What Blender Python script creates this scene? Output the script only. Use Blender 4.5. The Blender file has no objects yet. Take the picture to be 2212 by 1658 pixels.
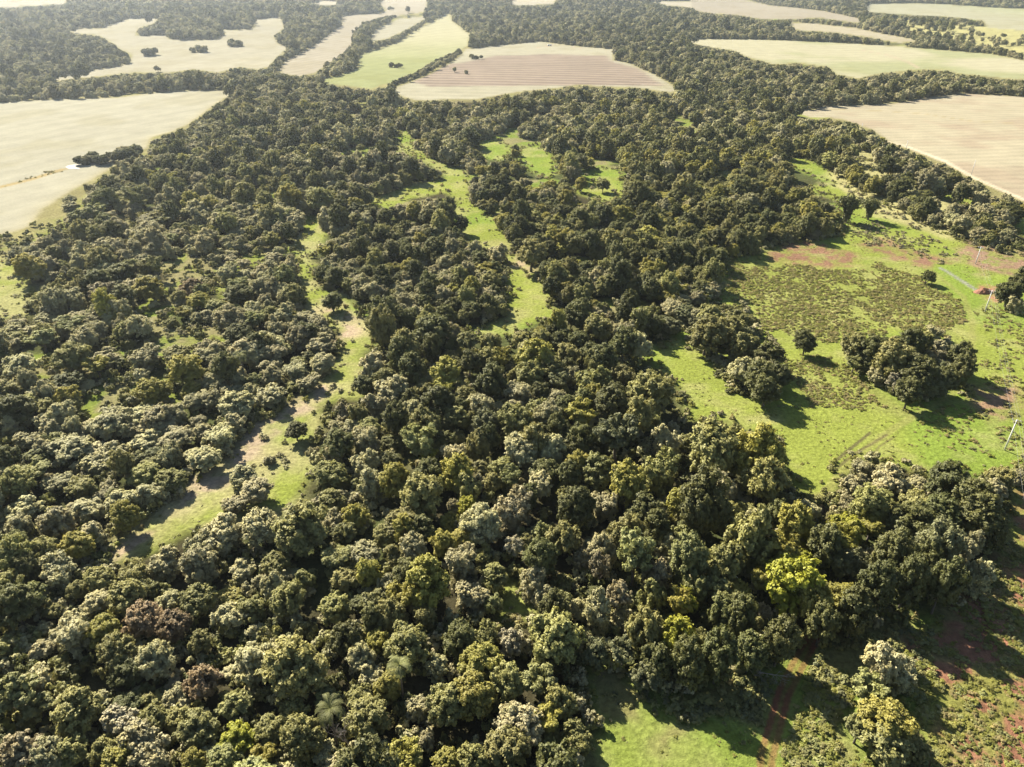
import bpy, math, random
import numpy as np
from mathutils import Vector, Matrix

SC = bpy.context.scene
COL = SC.collection
random.seed(7)
RNG = np.random.default_rng(7)
# ------------------------------------------------------------------ camera, world, sun, exposure
CAM_H, PITCH, FPX, PW, PH = 110.0, 30.0, 1579.0, 2212.0, 1658.0
cd = bpy.data.cameras.new("camera")
cam = bpy.data.objects.new("camera", cd); COL.objects.link(cam)
cam.location = (0, 0, CAM_H); cam.rotation_euler = (math.radians(90 - PITCH), 0, 0)
cd.sensor_width = 36; cd.lens = 36 * FPX / PW; cd.clip_start = 1; cd.clip_end = 20000
SC.camera = cam
SUN_AZ, SUN_EL = math.radians(-40), math.radians(37)
w = bpy.data.worlds.new("World"); SC.world = w; w.use_nodes = True
nt = w.node_tree; nt.nodes.clear()
sky = nt.nodes.new("ShaderNodeTexSky"); sky.sky_type = 'NISHITA'; sky.sun_disc = False
sky.sun_elevation = SUN_EL; sky.sun_rotation = SUN_AZ; sky.altitude = 500
bgn = nt.nodes.new("ShaderNodeBackground"); bgn.inputs[1].default_value = 0.05
won = nt.nodes.new("ShaderNodeOutputWorld")
nt.links.new(sky.outputs[0], bgn.inputs[0]); nt.links.new(bgn.outputs[0], won.inputs[0])
sd = bpy.data.lights.new("sun", 'SUN'); sd.energy = 5.0; sd.angle = math.radians(0.5); sd.color = (1.0, 0.93, 0.80)
sun = bpy.data.objects.new("sun", sd); COL.objects.link(sun)
sdir = Vector((math.sin(SUN_AZ) * math.cos(SUN_EL), math.cos(SUN_AZ) * math.cos(SUN_EL), math.sin(SUN_EL)))
sun.rotation_euler = sdir.to_track_quat('Z', 'Y').to_euler(); sun.location = (0, 0, 300)
SC.view_settings.view_transform = 'Standard'; SC.view_settings.look = 'None'
SC.view_settings.gamma = 1.0; SC.view_settings.exposure = 1.66; SC.view_settings.use_curve_mapping = False
SC.render.engine = 'CYCLES'
cy = SC.cycles
cy.max_bounces = 5; cy.diffuse_bounces = 1; cy.glossy_bounces = 1; cy.transmission_bounces = 1
cy.volume_bounces = 1; cy.transparent_max_bounces = 4
cy.use_denoising = True; cy.denoiser = 'OPENIMAGEDENOISE'; cy.denoising_input_passes = 'RGB_ALBEDO_NORMAL'; cy.denoising_prefilter = 'ACCURATE'; cy.sample_clamp_indirect = 3.0

# ------------------------------------------------------------------ numpy helpers
def sstep(a, b, x):
    t = np.clip((x - a) / (b - a), 0, 1); return t * t * (3 - 2 * t)
def hash2(ix, iy, s):
    h = (ix.astype(np.int64) * 374761393 + iy.astype(np.int64) * 668265263 + s * 974634773) & 0xffffffff
    h = ((h ^ (h >> 13)) * 1274126177) & 0xffffffff
    return ((h ^ (h >> 16)) & 0xffff) / 65535.0
def vnoise(x, y, s=0):
    ix = np.floor(x); iy = np.floor(y); fx = x - ix; fy = y - iy
    fx = fx * fx * (3 - 2 * fx); fy = fy * fy * (3 - 2 * fy)
    a = hash2(ix, iy, s); b = hash2(ix + 1, iy, s); c = hash2(ix, iy + 1, s); d = hash2(ix + 1, iy + 1, s)
    return (a * (1 - fx) + b * fx) * (1 - fy) + (c * (1 - fx) + d * fx) * fy
def fbm(x, y, o=4, s=0):
    v = 0; a = .5; t = 0
    for k in range(o):
        v = v + a * vnoise(x * 2 ** k, y * 2 ** k, s + k * 17); t += a; a *= .5
    return v / t
def height(x, y):
    x = np.asarray(x, float); y = np.asarray(y, float)
    far = sstep(300, 900, y)
    h = far * (4.5 * np.sin(x / 260 + 1.3) * np.sin(y / 330 + .5) + 2.5 * np.sin(x / 150 - y / 210))
    h = h + 48 * sstep(500, 2600, y) * sstep(150, -1500, x)
    h = h + .8 * (fbm(x / 28, y / 28, 3, 5) - .5) * sstep(900, 300, y)
    return h
CP, SP = math.cos(math.radians(PITCH)), math.sin(math.radians(PITCH))
def rays(px, py):
    u = (np.asarray(px, float) - PW / 2) / FPX; v = (np.asarray(py, float) - PH / 2) / FPX
    return u, CP - SP * v, -(SP + CP * v)
def ground(px, py, lift=0.0):
    """first hit of the ray through pixel with the terrain raised by lift"""
    dx, dy, dz = rays(px, py)
    lift = np.broadcast_to(lift, dx.shape)
    t = (CAM_H - lift) / -dz
    if t.size == 1 and dy.ravel()[0] * t.ravel()[0] < 300:
        for k in range(6): t = (CAM_H - lift - height(dx * t, dy * t)) / -dz
        return dx * t, dy * t, t
    t0 = np.full(dx.shape, 30.0); tp = t0.copy(); done = np.zeros(dx.shape, bool); lo = t0.copy(); hi = t0.copy()
    t = t0.copy()
    for k in range(420):
        t = tp * 1.013
        below = (CAM_H + dz * t) < height(dx * t, dy * t) + lift
        new = below & ~done
        lo[new] = tp[new]; hi[new] = t[new]; done |= new; tp = t
        if done.all(): break
    lo[~done] = 6000; hi[~done] = 6000
    for k in range(22):
        m = (lo + hi) / 2
        below = (CAM_H + dz * m) < height(dx * m, dy * m) + lift
        hi = np.where(below, m, hi); lo = np.where(below, lo, m)
    t = (lo + hi) / 2
    return dx * t, dy * t, t
def project(x, y, z):
    zz = z - CAM_H
    d = y * CP - zz * SP; up = y * SP + zz * CP
    return PW / 2 + FPX * x / d, PH / 2 - FPX * up / d, d
def pip(px, py, poly):
    px = np.asarray(px); py = np.asarray(py); ins = np.zeros(px.shape, bool)
    n = len(poly)
    for i in range(n):
        x1, y1 = poly[i]; x2, y2 = poly[(i + 1) % n]
        if y1 == y2: continue
        c = ((y1 > py) != (y2 > py)) & (px < (x2 - x1) * (py - y1) / (y2 - y1) + x1)
        ins ^= c
    return ins
def sdist(x, y, poly, margin):
    """signed distance (inside positive), only exact within margin of the polygon's box"""
    P = np.array(poly); out = np.full(x.shape, -1e3)
    m = (x > P[:, 0].min() - margin) & (x < P[:, 0].max() + margin) & (y > P[:, 1].min() - margin) & (y < P[:, 1].max() + margin)
    if not m.any(): return out
    X = x[m]; Y = y[m]; d = np.full(X.shape, 1e9)
    for i in range(len(P)):
        a = P[i]; b = P[(i + 1) % len(P)]; e = b - a; L = e @ e + 1e-9
        t = np.clip(((X - a[0]) * e[0] + (Y - a[1]) * e[1]) / L, 0, 1)
        d = np.minimum(d, (X - a[0] - t * e[0]) ** 2 + (Y - a[1] - t * e[1]) ** 2)
    d = np.sqrt(d); out[m] = np.where(pip(X, Y, poly), d, -d)
    return out
def ldist(x, y, line):
    d = np.full(x.shape, 1e9)
    for a, b in zip(line[:-1], line[1:]):
        a = np.array(a); b = np.array(b); e = b - a; L = e @ e + 1e-9
        t = np.clip(((x - a[0]) * e[0] + (y - a[1]) * e[1]) / L, 0, 1)
        d = np.minimum(d, (x - a[0] - t * e[0]) ** 2 + (y - a[1] - t * e[1]) ** 2)
    return np.sqrt(d)
def towld(poly):
    P = np.array(poly, float); x, y, _ = ground(P[:, 0], P[:, 1]); return list(zip(x, y))

# ------------------------------------------------------------------ where things lie (seen outlines, laid down on the terrain)
FIELDS = {   # name, label, base colour, stripes (direction deg, spacing m, strength)
 'cream': [(-300,240),(0,222),(121,214),(255,211),(287,207),(345,200),(432,195),(518,197),(500,204),(449,238),(414,266),(380,283),(328,297),(321,321),(286,330),(225,375),(173,404),(138,425),(93,452),(66,490),(0,511),(-300,640)],
 'hill': [(144,68),(174,61),(222,61),(270,42),(344,39),(331,52),(300,61),(292,77),(305,78),(361,75),(366,85),(409,87),(470,85),(488,74),(479,63),(514,65),(553,61),(544,44),(610,35),(610,45),(614,61),(592,78),(601,94),(623,103),(601,122),(582,144),(557,150),(514,146),(470,157),(418,150),(366,157),(287,157),(253,161),(131,174),(87,172),(200,152),(279,139),(287,118),(261,109),(240,91),(213,77),(174,74)],
 'tan': [(601,150),(620,129),(653,113),(697,85),(723,65),(740,52),(733,37),(753,33),(819,30),(836,24),(819,9),(827,-5),(923,-5),(922,17),(915,26),(871,33),(836,37),(806,47),(778,61),(763,77),(762,91),(756,109),(740,126),(725,136),(697,146),(679,159),(645,165),(610,159)],
 'strip': [(858,42),(919,35),(945,30),(923,39),(906,49),(871,68),(836,84),(803,90),(800,80),(810,65)],
 'green': [(781,117),(806,109),(845,97),(880,79),(910,60),(945,42),(971,26),(976,44),(1015,74),(1010,98),(993,110),(954,128),(919,146),(893,164),(858,177),(827,183),(801,193),(758,187),(697,181),(692,172),(723,165),(758,155),(777,144),(771,131)],
 'brown': [(1005,107),(1095,97),(1166,90),(1242,100),(1325,107),(1325,130),(1363,138),(1415,162),(1466,193),(1449,200),(1380,190),(1311,188),(1250,183),(1195,192),(1130,197),(1035,214),(897,217),(855,204),(852,190),(890,177),(930,160),(970,138),(998,118)],
 'right_green': [(1476,88),(1535,85),(1656,86),(1794,92),(1932,100),(2139,117),(2212,131),(2500,160),(2500,215),(2212,173),(2139,166),(2070,159),(2042,152),(1984,150),(1901,159),(1856,169),(1808,162),(1790,145),(1725,135),(1673,140),(1607,121),(1587,110),(1518,100)],
 'right_cream': [(1669,238),(1759,238),(1773,230),(1932,224),(2001,211),(2087,202),(2212,209),(2550,225),(2550,560),(2212,434),(2180,420),(2140,402),(2094,378),(2040,354),(1987,331),(1932,311),(1908,297),(1880,280),(1821,259),(1794,255),(1749,255),(1704,238)],
 'far_tan': [(1489,-5),(1594,-5),(1663,12),(1716,17),(1777,24),(1864,42),(1855,50),(1768,39),(1707,42),(1646,42),(1594,33),(1524,28),(1498,22)],
 'far_strip': [(1707,49),(1768,52),(1846,61),(1933,78),(1986,88),(1942,93),(1872,80),(1803,71),(1716,65)],
 'far_right': [(1872,9),(1977,7),(2047,10),(2151,17),(2212,19),(2500,52),(2500,122),(2212,66),(2134,61),(2125,45),(2055,37),(1933,31),(1872,26)],
 'far_mid': [(1106,-5),(1202,-5),(1197,10),(1106,12)],
 'far_gap': [(1393,2),(1494,3),(1494,17),(1446,13)],
 'far_top': [(662,5),(697,2),(749,5),(740,10),(697,12)],
 'far_left': [(-174,-5),(152,-5),(139,9),(87,12),(0,17),(-174,19)],
}
FIELD_INFO = {
 'cream': ('pale cream stubble field left of the wood', (0.256,0.241,0.177), (62,22,0.035)),
 'hill': ('cream hillside pasture with round thickets beyond the tree line', (0.248,0.228,0.163), (80,40,0.03)),
 'tan': ('tan field rising between the hill forest and two hedgerows', (0.237,0.211,0.156), (70,16,0.05)),
 'strip': ('narrow cream field caught between two hedgerows', (0.252,0.234,0.167), (70,20,0.03)),
 'green': ('yellow green pasture left of the ploughed field', (0.195,0.205,0.094), (60,30,0.03)),
 'brown': ('brown striped ploughed field with pale headlands in the middle distance', (0.248,0.231,0.163), (3,11,0.05)),
 'right_green': ('pale green and cream field curving behind the right tree belt', (0.222,0.224,0.120), (6,26,0.03)),
 'right_cream': ('pinkish cream harvested field at the right edge', (0.271,0.240,0.163), (8,9,0.06)),
 'far_tan': ('tan field on the far slope in front of the top edge', (0.222,0.195,0.143), (10,30,0.05)),
 'far_strip': ('narrow cream strip field between two far tree belts', (0.256,0.227,0.155), (10, 30, .03)),
 'far_right': ('far pale green and cream fields in the upper right', (0.245,0.234,0.156), (10,60,0.05)),
 'far_mid': ('cream field glimpsed at the middle of the top edge', (0.269,0.241,0.176), (10, 60, .03)),
 'far_gap': ('small cream field above the middle forest slope', (0.269,0.241,0.176), (10,60,.03)),
 'far_top': ('small pale field on the top edge left of centre', (0.269,0.241,0.176), (10,60,.03)),
 'far_left': ('cream field in the far upper left corner', (0.269,0.241,0.176), (10, 60, .03)),
}
GRASS = {   # open grass seen between the trees
 'branch': [(793,440),(840,418),(905,396),(950,392),(962,415),(900,428),(830,449)],
 'mid_top': [(852,280),(885,284),(894,316),(918,332),(905,348),(866,322)],
 'edge': [(-300,545),(0,560),(40,575),(55,610),(50,640),(55,680),(0,690),(-300,700)],
 'corridor': [(655,475),(690,478),(712,500),(690,540),(668,545),(675,600),(690,625),(745,632),(765,660),(800,705),(812,745),(782,765),(790,800),(762,830),(790,862),(740,860),(690,880),(690,930),(660,960),(685,1000),(650,1060),(640,1100),(600,1110),(480,1125),(400,1150),(330,1190),(240,1218),(235,1180),(260,1160),(310,1120),(370,1080),(430,1030),(500,990),(550,920),(640,870),(690,830),(735,770),(740,720),(700,690),(665,670),(655,620),(640,560)],
 'mid': [(862,283),(876,318),(910,331),(966,359),(1000,366),(1011,407),(1018,435),(1066,473),(1104,525),(1090,545),(1052,539),(980,497),(987,432),(949,411),(897,412),(800,447),(790,438),(897,404),(955,388),(962,372),(905,345),(866,318)],
 'mid_low': [(1093,552),(1131,552),(1138,583),(1190,632),(1183,659),(1235,684),(1173,690),(1121,718),(1069,728),(990,722),(1035,711),(1104,684),(1097,659),(1100,635),(1097,597)],
 'meadow': [(1314,714),(1375,735),(1440,757),(1448,690),(1500,665),(1548,660),(1552,600),(1570,560),(1640,548),(1700,525),(1760,520),(1815,508),(1822,470),(1812,440),(1800,420),(1760,418),(1690,420),(1686,413),(1760,405),(1800,400),(1700,358),(1700,338),(1745,345),(1800,375),(1830,400),(1900,440),(1990,480),(2080,520),(2150,545),(2212,552),(2560,600),(2560,1060),(2212,1010),(2180,1015),(2100,1030),(2020,1030),(1950,1010),(1890,985),(1850,1000),(1800,1060),(1760,1080),(1700,1040),(1695,1000),(1670,940),(1610,930),(1560,910),(1490,905),(1475,840),(1420,800),(1380,765)],
 'wedge': [(2010,415),(2070,420),(2130,445),(2155,455),(2080,440),(2020,425)],
 'edge_right': [(2175,475),(2212,468),(2500,480),(2500,560),(2212,512),(2190,495)],
 'clearing': [(1073,1251),(1104,1244),(1152,1292),(1183,1323),(1120,1341),(1083,1341),(1083,1292)],
 'open_a': [(1030,306),(1075,300),(1105,325),(1085,348),(1040,342)],
 'open_b': [(1125,320),(1160,312),(1195,335),(1208,372),(1180,388),(1145,368),(1120,345)],
 'open_c': [(1235,385),(1270,362),(1340,366),(1350,425),(1300,436),(1245,418)],
 'gap': [(470,612),(490,605),(497,640),(485,660),(475,640)],
 'golden': [(1850,345),(1890,350),(1925,375),(1900,372)],
 'small_open': [(1769,318),(1790,316),(1808,322),(1800,328),(1775,326)],
 'bare': [(1690,238),(1740,243),(1790,256),(1760,258),(1720,250)],
 'slope': [(1249,1396),(1330,1445),(1420,1485),(1500,1495),(1600,1460),(1690,1420),(1740,1395),(1900,1352),(2050,1318),(2160,1250),(2180,1110),(2195,1045),(2212,1035),(2560,1060),(2560,2100),(1100,2100),(1240,1658),(1290,1580),(1270,1500)],
}
SOIL = [  # bare red soil patches: outline, colour, softness
 ([(1640,560),(1700,528),(1760,522),(1850,548),(1862,568),(1800,580),(1700,578)], (.17,.098,.062), 3.5),
 ([(1850,520),(1900,515),(1990,535),(2050,570),(2010,578),(1940,560),(1880,545)], (.18,.105,.068), 3),
 ([(2060,515),(2120,520),(2212,545),(2300,600),(2212,610),(2140,590),(2080,560)], (.20,.13,.085), 4),
 ([(2110,615),(2150,622),(2150,645),(2115,640)], (.25,.13,.08), 2),
 ([(2212,1040),(2180,1110),(2165,1260),(2060,1330),(1960,1400),(2000,1500),(1990,1658),(1970,2100),(2600,2100),(2600,1040)], (.20,.10,.06), 4),
 ([(690,640),(740,650),(770,690),(745,760),(720,740),(745,700),(700,680)], (.27,.21,.14), 3),
 ([(735,790),(700,870),(640,905),(560,965),(500,1040),(430,1080),(370,1110),(420,1050),(500,990),(550,925),(640,872)], (.26,.205,.135), 3),
 ([(330,1150),(300,1195),(240,1220),(240,1190),(290,1160)], (.26,.2,.13), 2),
 ([(1110,535),(1130,545),(1150,600),(1130,595),(1105,560)], (.25,.2,.12), 2),
 ([(1080,1310),(1180,1310),(1180,1350),(1090,1345)], (.27,.2,.13), 1.5),
 ([(1270,1425),(1330,1455),(1345,1475),(1275,1460)], (.25,.19,.11), 2),
 ([(2080,830),(2212,830),(2212,900),(2130,900)], (.2,.13,.08), 3),
 ([(1740,1075),(1800,1060),(1790,1100),(1750,1110)], (.25,.18,.11), 2),
]
TRACKS = [  # wheel tracks: line, half width m, colour, keep
 ([(1655,1850),(1655,1700),(1655,1640),(1668,1590),(1682,1540),(1692,1500),(1722,1440),(1748,1392),(1775,1350)], 1.25, (.17,.07,.042), .95),
 ([(1764,1090),(1808,1030),(1870,970),(1932,925),(1987,894),(2053,856),(2100,800),(2100,690),(2080,640),(2000,575),(1900,548)], 1.1, (.20,.19,.065), .5),
 ([(1790,1010),(1830,975),(1880,935)], .5, (.075,.06,.035), .8),
 ([(1800,1018),(1850,978),(1915,940)], .45, (.09,.07,.04), .7),
 ([(1880,990),(1900,965),(1930,945)], .4, (.09,.07,.04), .6),
 ([(2032,580),(2050,590),(2085,612),(2110,628)], .9, (.2,.19,.17), .8),
 ([(1878,296),(1960,318),(2040,348),(2110,388),(2212,432)], 2.2, (.50,.42,.31), .6),
 ([(1773,236),(1900,240),(1990,246),(2100,262),(2212,268)], 1.6, (.24,.2,.11), .8),
 ([(1860,108),(1920,120),(1960,134),(1985,148)], 3.0, (.30,.24,.17), .7),
 ([(0,405),(60,390),(138,366)], 2.6, (.26,.2,.09), .9),
 ([(1150,105),(1180,101),(1200,96)], 2.0, (.28,.21,.14), .7),
 ([(1240,103),(1262,107)], 2.0, (.28,.21,.14), .7),
]
SPARSE = [[(1925,40),(2140,60),(2212,66),(2500,100),(2500,150),(2212,128),(2080,102),(1990,86),(1930,66)], [(1790,310),(1900,330),(2020,420),(2100,480),(2060,520),(1900,470),(1800,400)], [(1524,46),(1620,50),(1716,56),(1700,68),(1600,62),(1530,58)]]
SCRUB_A = [(1560,570),(1640,565),(1800,580),(1900,565),(1990,595),(2075,650),(2090,720),(2060,740),(1960,700),(1850,715),(1790,740),(1690,720),(1640,690),(1560,640)]
SCRUB_B = [(1700,770),(1760,765),(1850,800),(1940,870),(1990,900),(1960,910),(1850,880),(1750,870),(1700,800)]
BROWN_IN = [(1014,133),(1069,121),(1173,118),(1311,120),(1325,135),(1380,150),(1435,186),(1250,185),(931,188),(890,178),(966,140)]
WF = {k: towld(v) for k, v in FIELDS.items()}
WG = {k: towld(v) for k, v in GRASS.items()}
WS = [(towld(p), c, s) for p, c, s in SOIL]
WT = [(towld(l), a, c, k) for l, a, c, k in TRACKS]
WB = towld(BROWN_IN)

# ------------------------------------------------------------------ materials
def new_mat(name):
    m = bpy.data.materials.new(name); m.use_nodes = True
    m.node_tree.nodes.clear(); return m, m.node_tree.nodes, m.node_tree.links
def land_material():
    m, N, L = new_mat("land")
    out = N.new("ShaderNodeOutputMaterial"); bs = N.new("ShaderNodeBsdfDiffuse"); L.new(bs.outputs[0], out.inputs[0])
    at = N.new("ShaderNodeAttribute"); at.attribute_name = "albedo"
    st = N.new("ShaderNodeAttribute"); st.attribute_name = "furrow"
    rg = N.new("ShaderNodeAttribute"); rg.attribute_name = "rough"
    geo = N.new("ShaderNodeNewGeometry")
    n1 = N.new("ShaderNodeTexNoise"); n1.inputs['Scale'].default_value = .9; n1.inputs['Detail'].default_value = 6; n1.inputs['Roughness'].default_value = .7
    L.new(geo.outputs['Position'], n1.inputs['Vector'])
    n2 = N.new("ShaderNodeTexNoise"); n2.inputs['Scale'].default_value = .06; n2.inputs['Detail'].default_value = 9; n2.inputs['Roughness'].default_value = .62
    L.new(geo.outputs['Position'], n2.inputs['Vector'])
    sep = N.new("ShaderNodeSeparateColor"); L.new(st.outputs['Color'], sep.inputs[0])
    def math_(op, a, b=None, c=None):
        n = N.new("ShaderNodeMath"); n.operation = op
        for i, v in enumerate((a, b, c)):
            if v is None: continue
            if isinstance(v, (int, float)): n.inputs[i].default_value = v
            else: L.new(v, n.inputs[i])
        return n.outputs[0]
    ph = math_('ADD', sep.outputs[0], math_('MULTIPLY', n2.outputs['Fac'], 2.2))
    s1 = math_('MULTIPLY', math_('SINE', ph), sep.outputs[1])
    s2 = math_('MULTIPLY', math_('SINE', math_('MULTIPLY', ph, 2.7)), math_('MULTIPLY', sep.outputs[1], .5))
    fine = math_('MULTIPLY', math_('SUBTRACT', n1.outputs['Fac'], .5), math_('MULTIPLY', rg.outputs['Fac'], 2.3))
    big = math_('MULTIPLY', math_('SUBTRACT', n2.outputs['Fac'], .5), .5)
    k = math_('MAXIMUM', math_('ADD', math_('ADD', 1.0, s1), math_('ADD', s2, math_('ADD', fine, big))), .1)
    vm = N.new("ShaderNodeVectorMath"); vm.operation = 'SCALE'; L.new(at.outputs['Color'], vm.inputs[0]); L.new(k, vm.inputs['Scale'])
    L.new(vm.outputs[0], bs.inputs['Color'])
    bp = N.new("ShaderNodeBump"); bp.inputs['Distance'].default_value = .5
    L.new(math_('MULTIPLY', rg.outputs['Fac'], .9), bp.inputs['Strength']); L.new(n1.outputs['Fac'], bp.inputs['Height'])
    L.new(bp.outputs[0], bs.inputs['Normal'])
    return m
def leaf_material(name, col, trans=.27, var=.22, hue=.010, young=None):
    m, N, L = new_mat(name)
    out = N.new("ShaderNodeOutputMaterial")
    oi = N.new("ShaderNodeObjectInfo")
    at = N.new("ShaderNodeAttribute"); at.attribute_name = "leafvar"
    rgb = N.new("ShaderNodeMix"); rgb.data_type = 'RGBA'
    y = young or tuple(c * f for c, f in zip(col, (1.34, 1.28, 1.02)))
    rgb.inputs['A'].default_value = (*col, 1); rgb.inputs['B'].default_value = (*y, 1)
    L.new(at.outputs['Fac'], rgb.inputs['Factor'])
    hs = N.new("ShaderNodeHueSaturation")
    L.new(rgb.outputs['Result'], hs.inputs['Color'])
    def mr(lo, hi, src):
        n = N.new("ShaderNodeMapRange"); n.inputs['To Min'].default_value = lo; n.inputs['To Max'].default_value = hi
        L.new(src, n.inputs['Value']); return n.outputs[0]
    L.new(mr(1 - var, 1 + var, oi.outputs['Random']), hs.inputs['Value'])
    fr = N.new("ShaderNodeMath"); fr.operation = 'FRACT'; mu = N.new("ShaderNodeMath"); mu.operation = 'MULTIPLY'; mu.inputs[1].default_value = 17.31
    L.new(oi.outputs['Random'], mu.inputs[0]); L.new(mu.outputs[0], fr.inputs[0])
    L.new(mr(.5 - hue, .5 + hue, fr.outputs[0]), hs.inputs['Hue'])
    df = N.new("ShaderNodeBsdfDiffuse"); tr = N.new("ShaderNodeBsdfTranslucent"); gl = N.new("ShaderNodeBsdfGlossy")
    gl.inputs['Roughness'].default_value = .6; gl.inputs['Color'].default_value = (.8, .8, .74, 1)
    L.new(hs.outputs[0], df.inputs['Color']); L.new(hs.outputs[0], tr.inputs['Color'])
    mx = N.new("ShaderNodeMixShader"); mx.inputs[0].default_value = trans
    L.new(df.outputs[0], mx.inputs[1]); L.new(tr.outputs[0], mx.inputs[2])
    m2 = N.new("ShaderNodeMixShader"); m2.inputs[0].default_value = .03
    L.new(mx.outputs[0], m2.inputs[1]); L.new(gl.outputs[0], m2.inputs[2])
    L.new(m2.outputs[0], out.inputs[0])
    return m
def plain(name, col, rough=.8, noise=6.0, amp=.35):
    m, N, L = new_mat(name)
    out = N.new("ShaderNodeOutputMaterial"); bs = N.new("ShaderNodeBsdfPrincipled"); L.new(bs.outputs[0], out.inputs[0])
    bs.inputs['Roughness'].default_value = rough
    tc = N.new("ShaderNodeTexCoord"); n = N.new("ShaderNodeTexNoise"); n.inputs['Scale'].default_value = noise; n.inputs['Detail'].default_value = 5
    L.new(tc.outputs['Object'], n.inputs['Vector'])
    mx = N.new("ShaderNodeMix"); mx.data_type = 'RGBA'
    mx.inputs['A'].default_value = (*[c * (1 - amp) for c in col], 1); mx.inputs['B'].default_value = (*[min(1, c * (1 + amp)) for c in col], 1)
    L.new(n.outputs['Fac'], mx.inputs['Factor']); L.new(mx.outputs['Result'], bs.inputs['Base Color'])
    return m
LAND = land_material()
SPEC = {   # species: leaf colour
 'pale': leaf_material('pale_leaves', (0.381, 0.355, 0.194)),
 'olive': leaf_material('olive_leaves', (0.229, 0.220, 0.077)),
 'dark': leaf_material('dark_leaves', (0.111, 0.115, 0.038)),
 'yellow': leaf_material('yellow_leaves', (0.278, 0.255, 0.059), hue=.008),
 'vivid': leaf_material('vivid_leaves', (0.268, 0.268, 0.032), hue=.006, var=.1),
 'green': leaf_material('green_leaves', (0.242, 0.245, 0.095)),
 'rust': leaf_material('rust_leaves', (0.252, 0.188, 0.106), hue=.006),
 'silver': leaf_material('silver_leaves', (0.371, 0.335, 0.225), hue=.006),
 'blue': leaf_material('bluegreen_leaves', (0.154, 0.158, 0.076)),
 'grey': leaf_material('grey_leaves', (0.340, 0.315, 0.173)),
 'weed': leaf_material('weed_leaves', (0.283, 0.285, 0.068), trans=.55),
 'straw': leaf_material('straw_leaves', (0.355, 0.305, 0.131), trans=.55),
 'tan': leaf_material('tan_leaves', (0.294, 0.258, 0.149), hue=.008),
}
BARK = plain('bark', (.11, .09, .07), .9, 3.0)
DEADWOOD = plain('bleached_wood', (.33, .29, .26), .9, 3.0)
CONCRETE = plain('pole_concrete', (.62, .60, .55), .8, 4.0, .15)
STEEL = plain('galvanised_steel', (.5, .5, .48), .5, 5.0, .15)
CABLE = plain('weathered_cable', (.28, .28, .27), .6, 5.0, .1)
EARTH = plain('red_earth', (.22, .10, .06), .95, 1.5, .4)

# ------------------------------------------------------------------ mesh helpers
def mesh_from(name, V, F4=None, polys=None, mats=(), attr=None, smooth=False):
    me = bpy.data.meshes.new(name)
    if F4 is not None:
        V = np.asarray(V, np.float32); F4 = np.asarray(F4, np.int32)
        k = F4.shape[1]
        me.vertices.add(len(V)); me.vertices.foreach_set('co', V.ravel())
        me.loops.add(F4.size); me.loops.foreach_set('vertex_index', F4.ravel())
        me.polygons.add(len(F4)); me.polygons.foreach_set('loop_start', np.arange(0, F4.size, k, dtype=np.int32))
        me.update(calc_edges=True)
    else:
        me.from_pydata([tuple(v) for v in V], [], polys); me.update()
    if attr is not None:
        a = me.attributes.new('leafvar', 'FLOAT', 'POINT'); a.data.foreach_set('value', np.asarray(attr, np.float32))
    for m in mats: me.materials.append(m)
    if smooth: me.polygons.foreach_set('use_smooth', np.ones(len(me.polygons), bool))
    me.validate() if F4 is None else None
    return me
def link(name, me, parent=None, **props):
    o = bpy.data.objects.new(name, me); COL.objects.link(o)
    if parent: o.parent = parent
    for k, v in props.items(): o[k] = v
    return o
def tube(V, P, path, radii, sides=6):
    """adds a tapered tube along path"""
    base = len(V); n = len(path)
    for i, p in enumerate(path):
        a = Vector(path[max(0, i - 1)]); b = Vector(path[min(n - 1, i + 1)]); t = (b - a).normalized()
        u = t.cross(Vector((0.3, 1, 0.1))).normalized(); v = t.cross(u)
        for k in range(sides):
            q = 2 * math.pi * k / sides
            V.append(Vector(p) + (u * math.cos(q) + v * math.sin(q)) * radii[i])
    for i in range(n - 1):
        for k in range(sides):
            a = base + i * sides + k; b = base + i * sides + (k + 1) % sides
            P.append((a, b, b + sides, a + sides))
    P.append(tuple(base + (n - 1) * sides + k for k in range(sides)))
    P.append(tuple(base + k for k in reversed(range(sides))))
def cards(pos, nrm, size, rng, elong=1.5):
    n = len(pos)
    r = rng.normal(size=(n, 3)); u = np.cross(nrm, r); u /= np.linalg.norm(u, axis=1)[:, None] + 1e-9
    v = np.cross(nrm, u); s = size[:, None]
    u = u * s * elong * .5; v = v * s * .5
    bend = nrm * s * .18
    V = np.stack([pos - u, pos - v + bend, pos + u, pos + v + bend], 1).reshape(-1, 3)
    return V, np.arange(4 * n).reshape(-1, 4)
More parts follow.
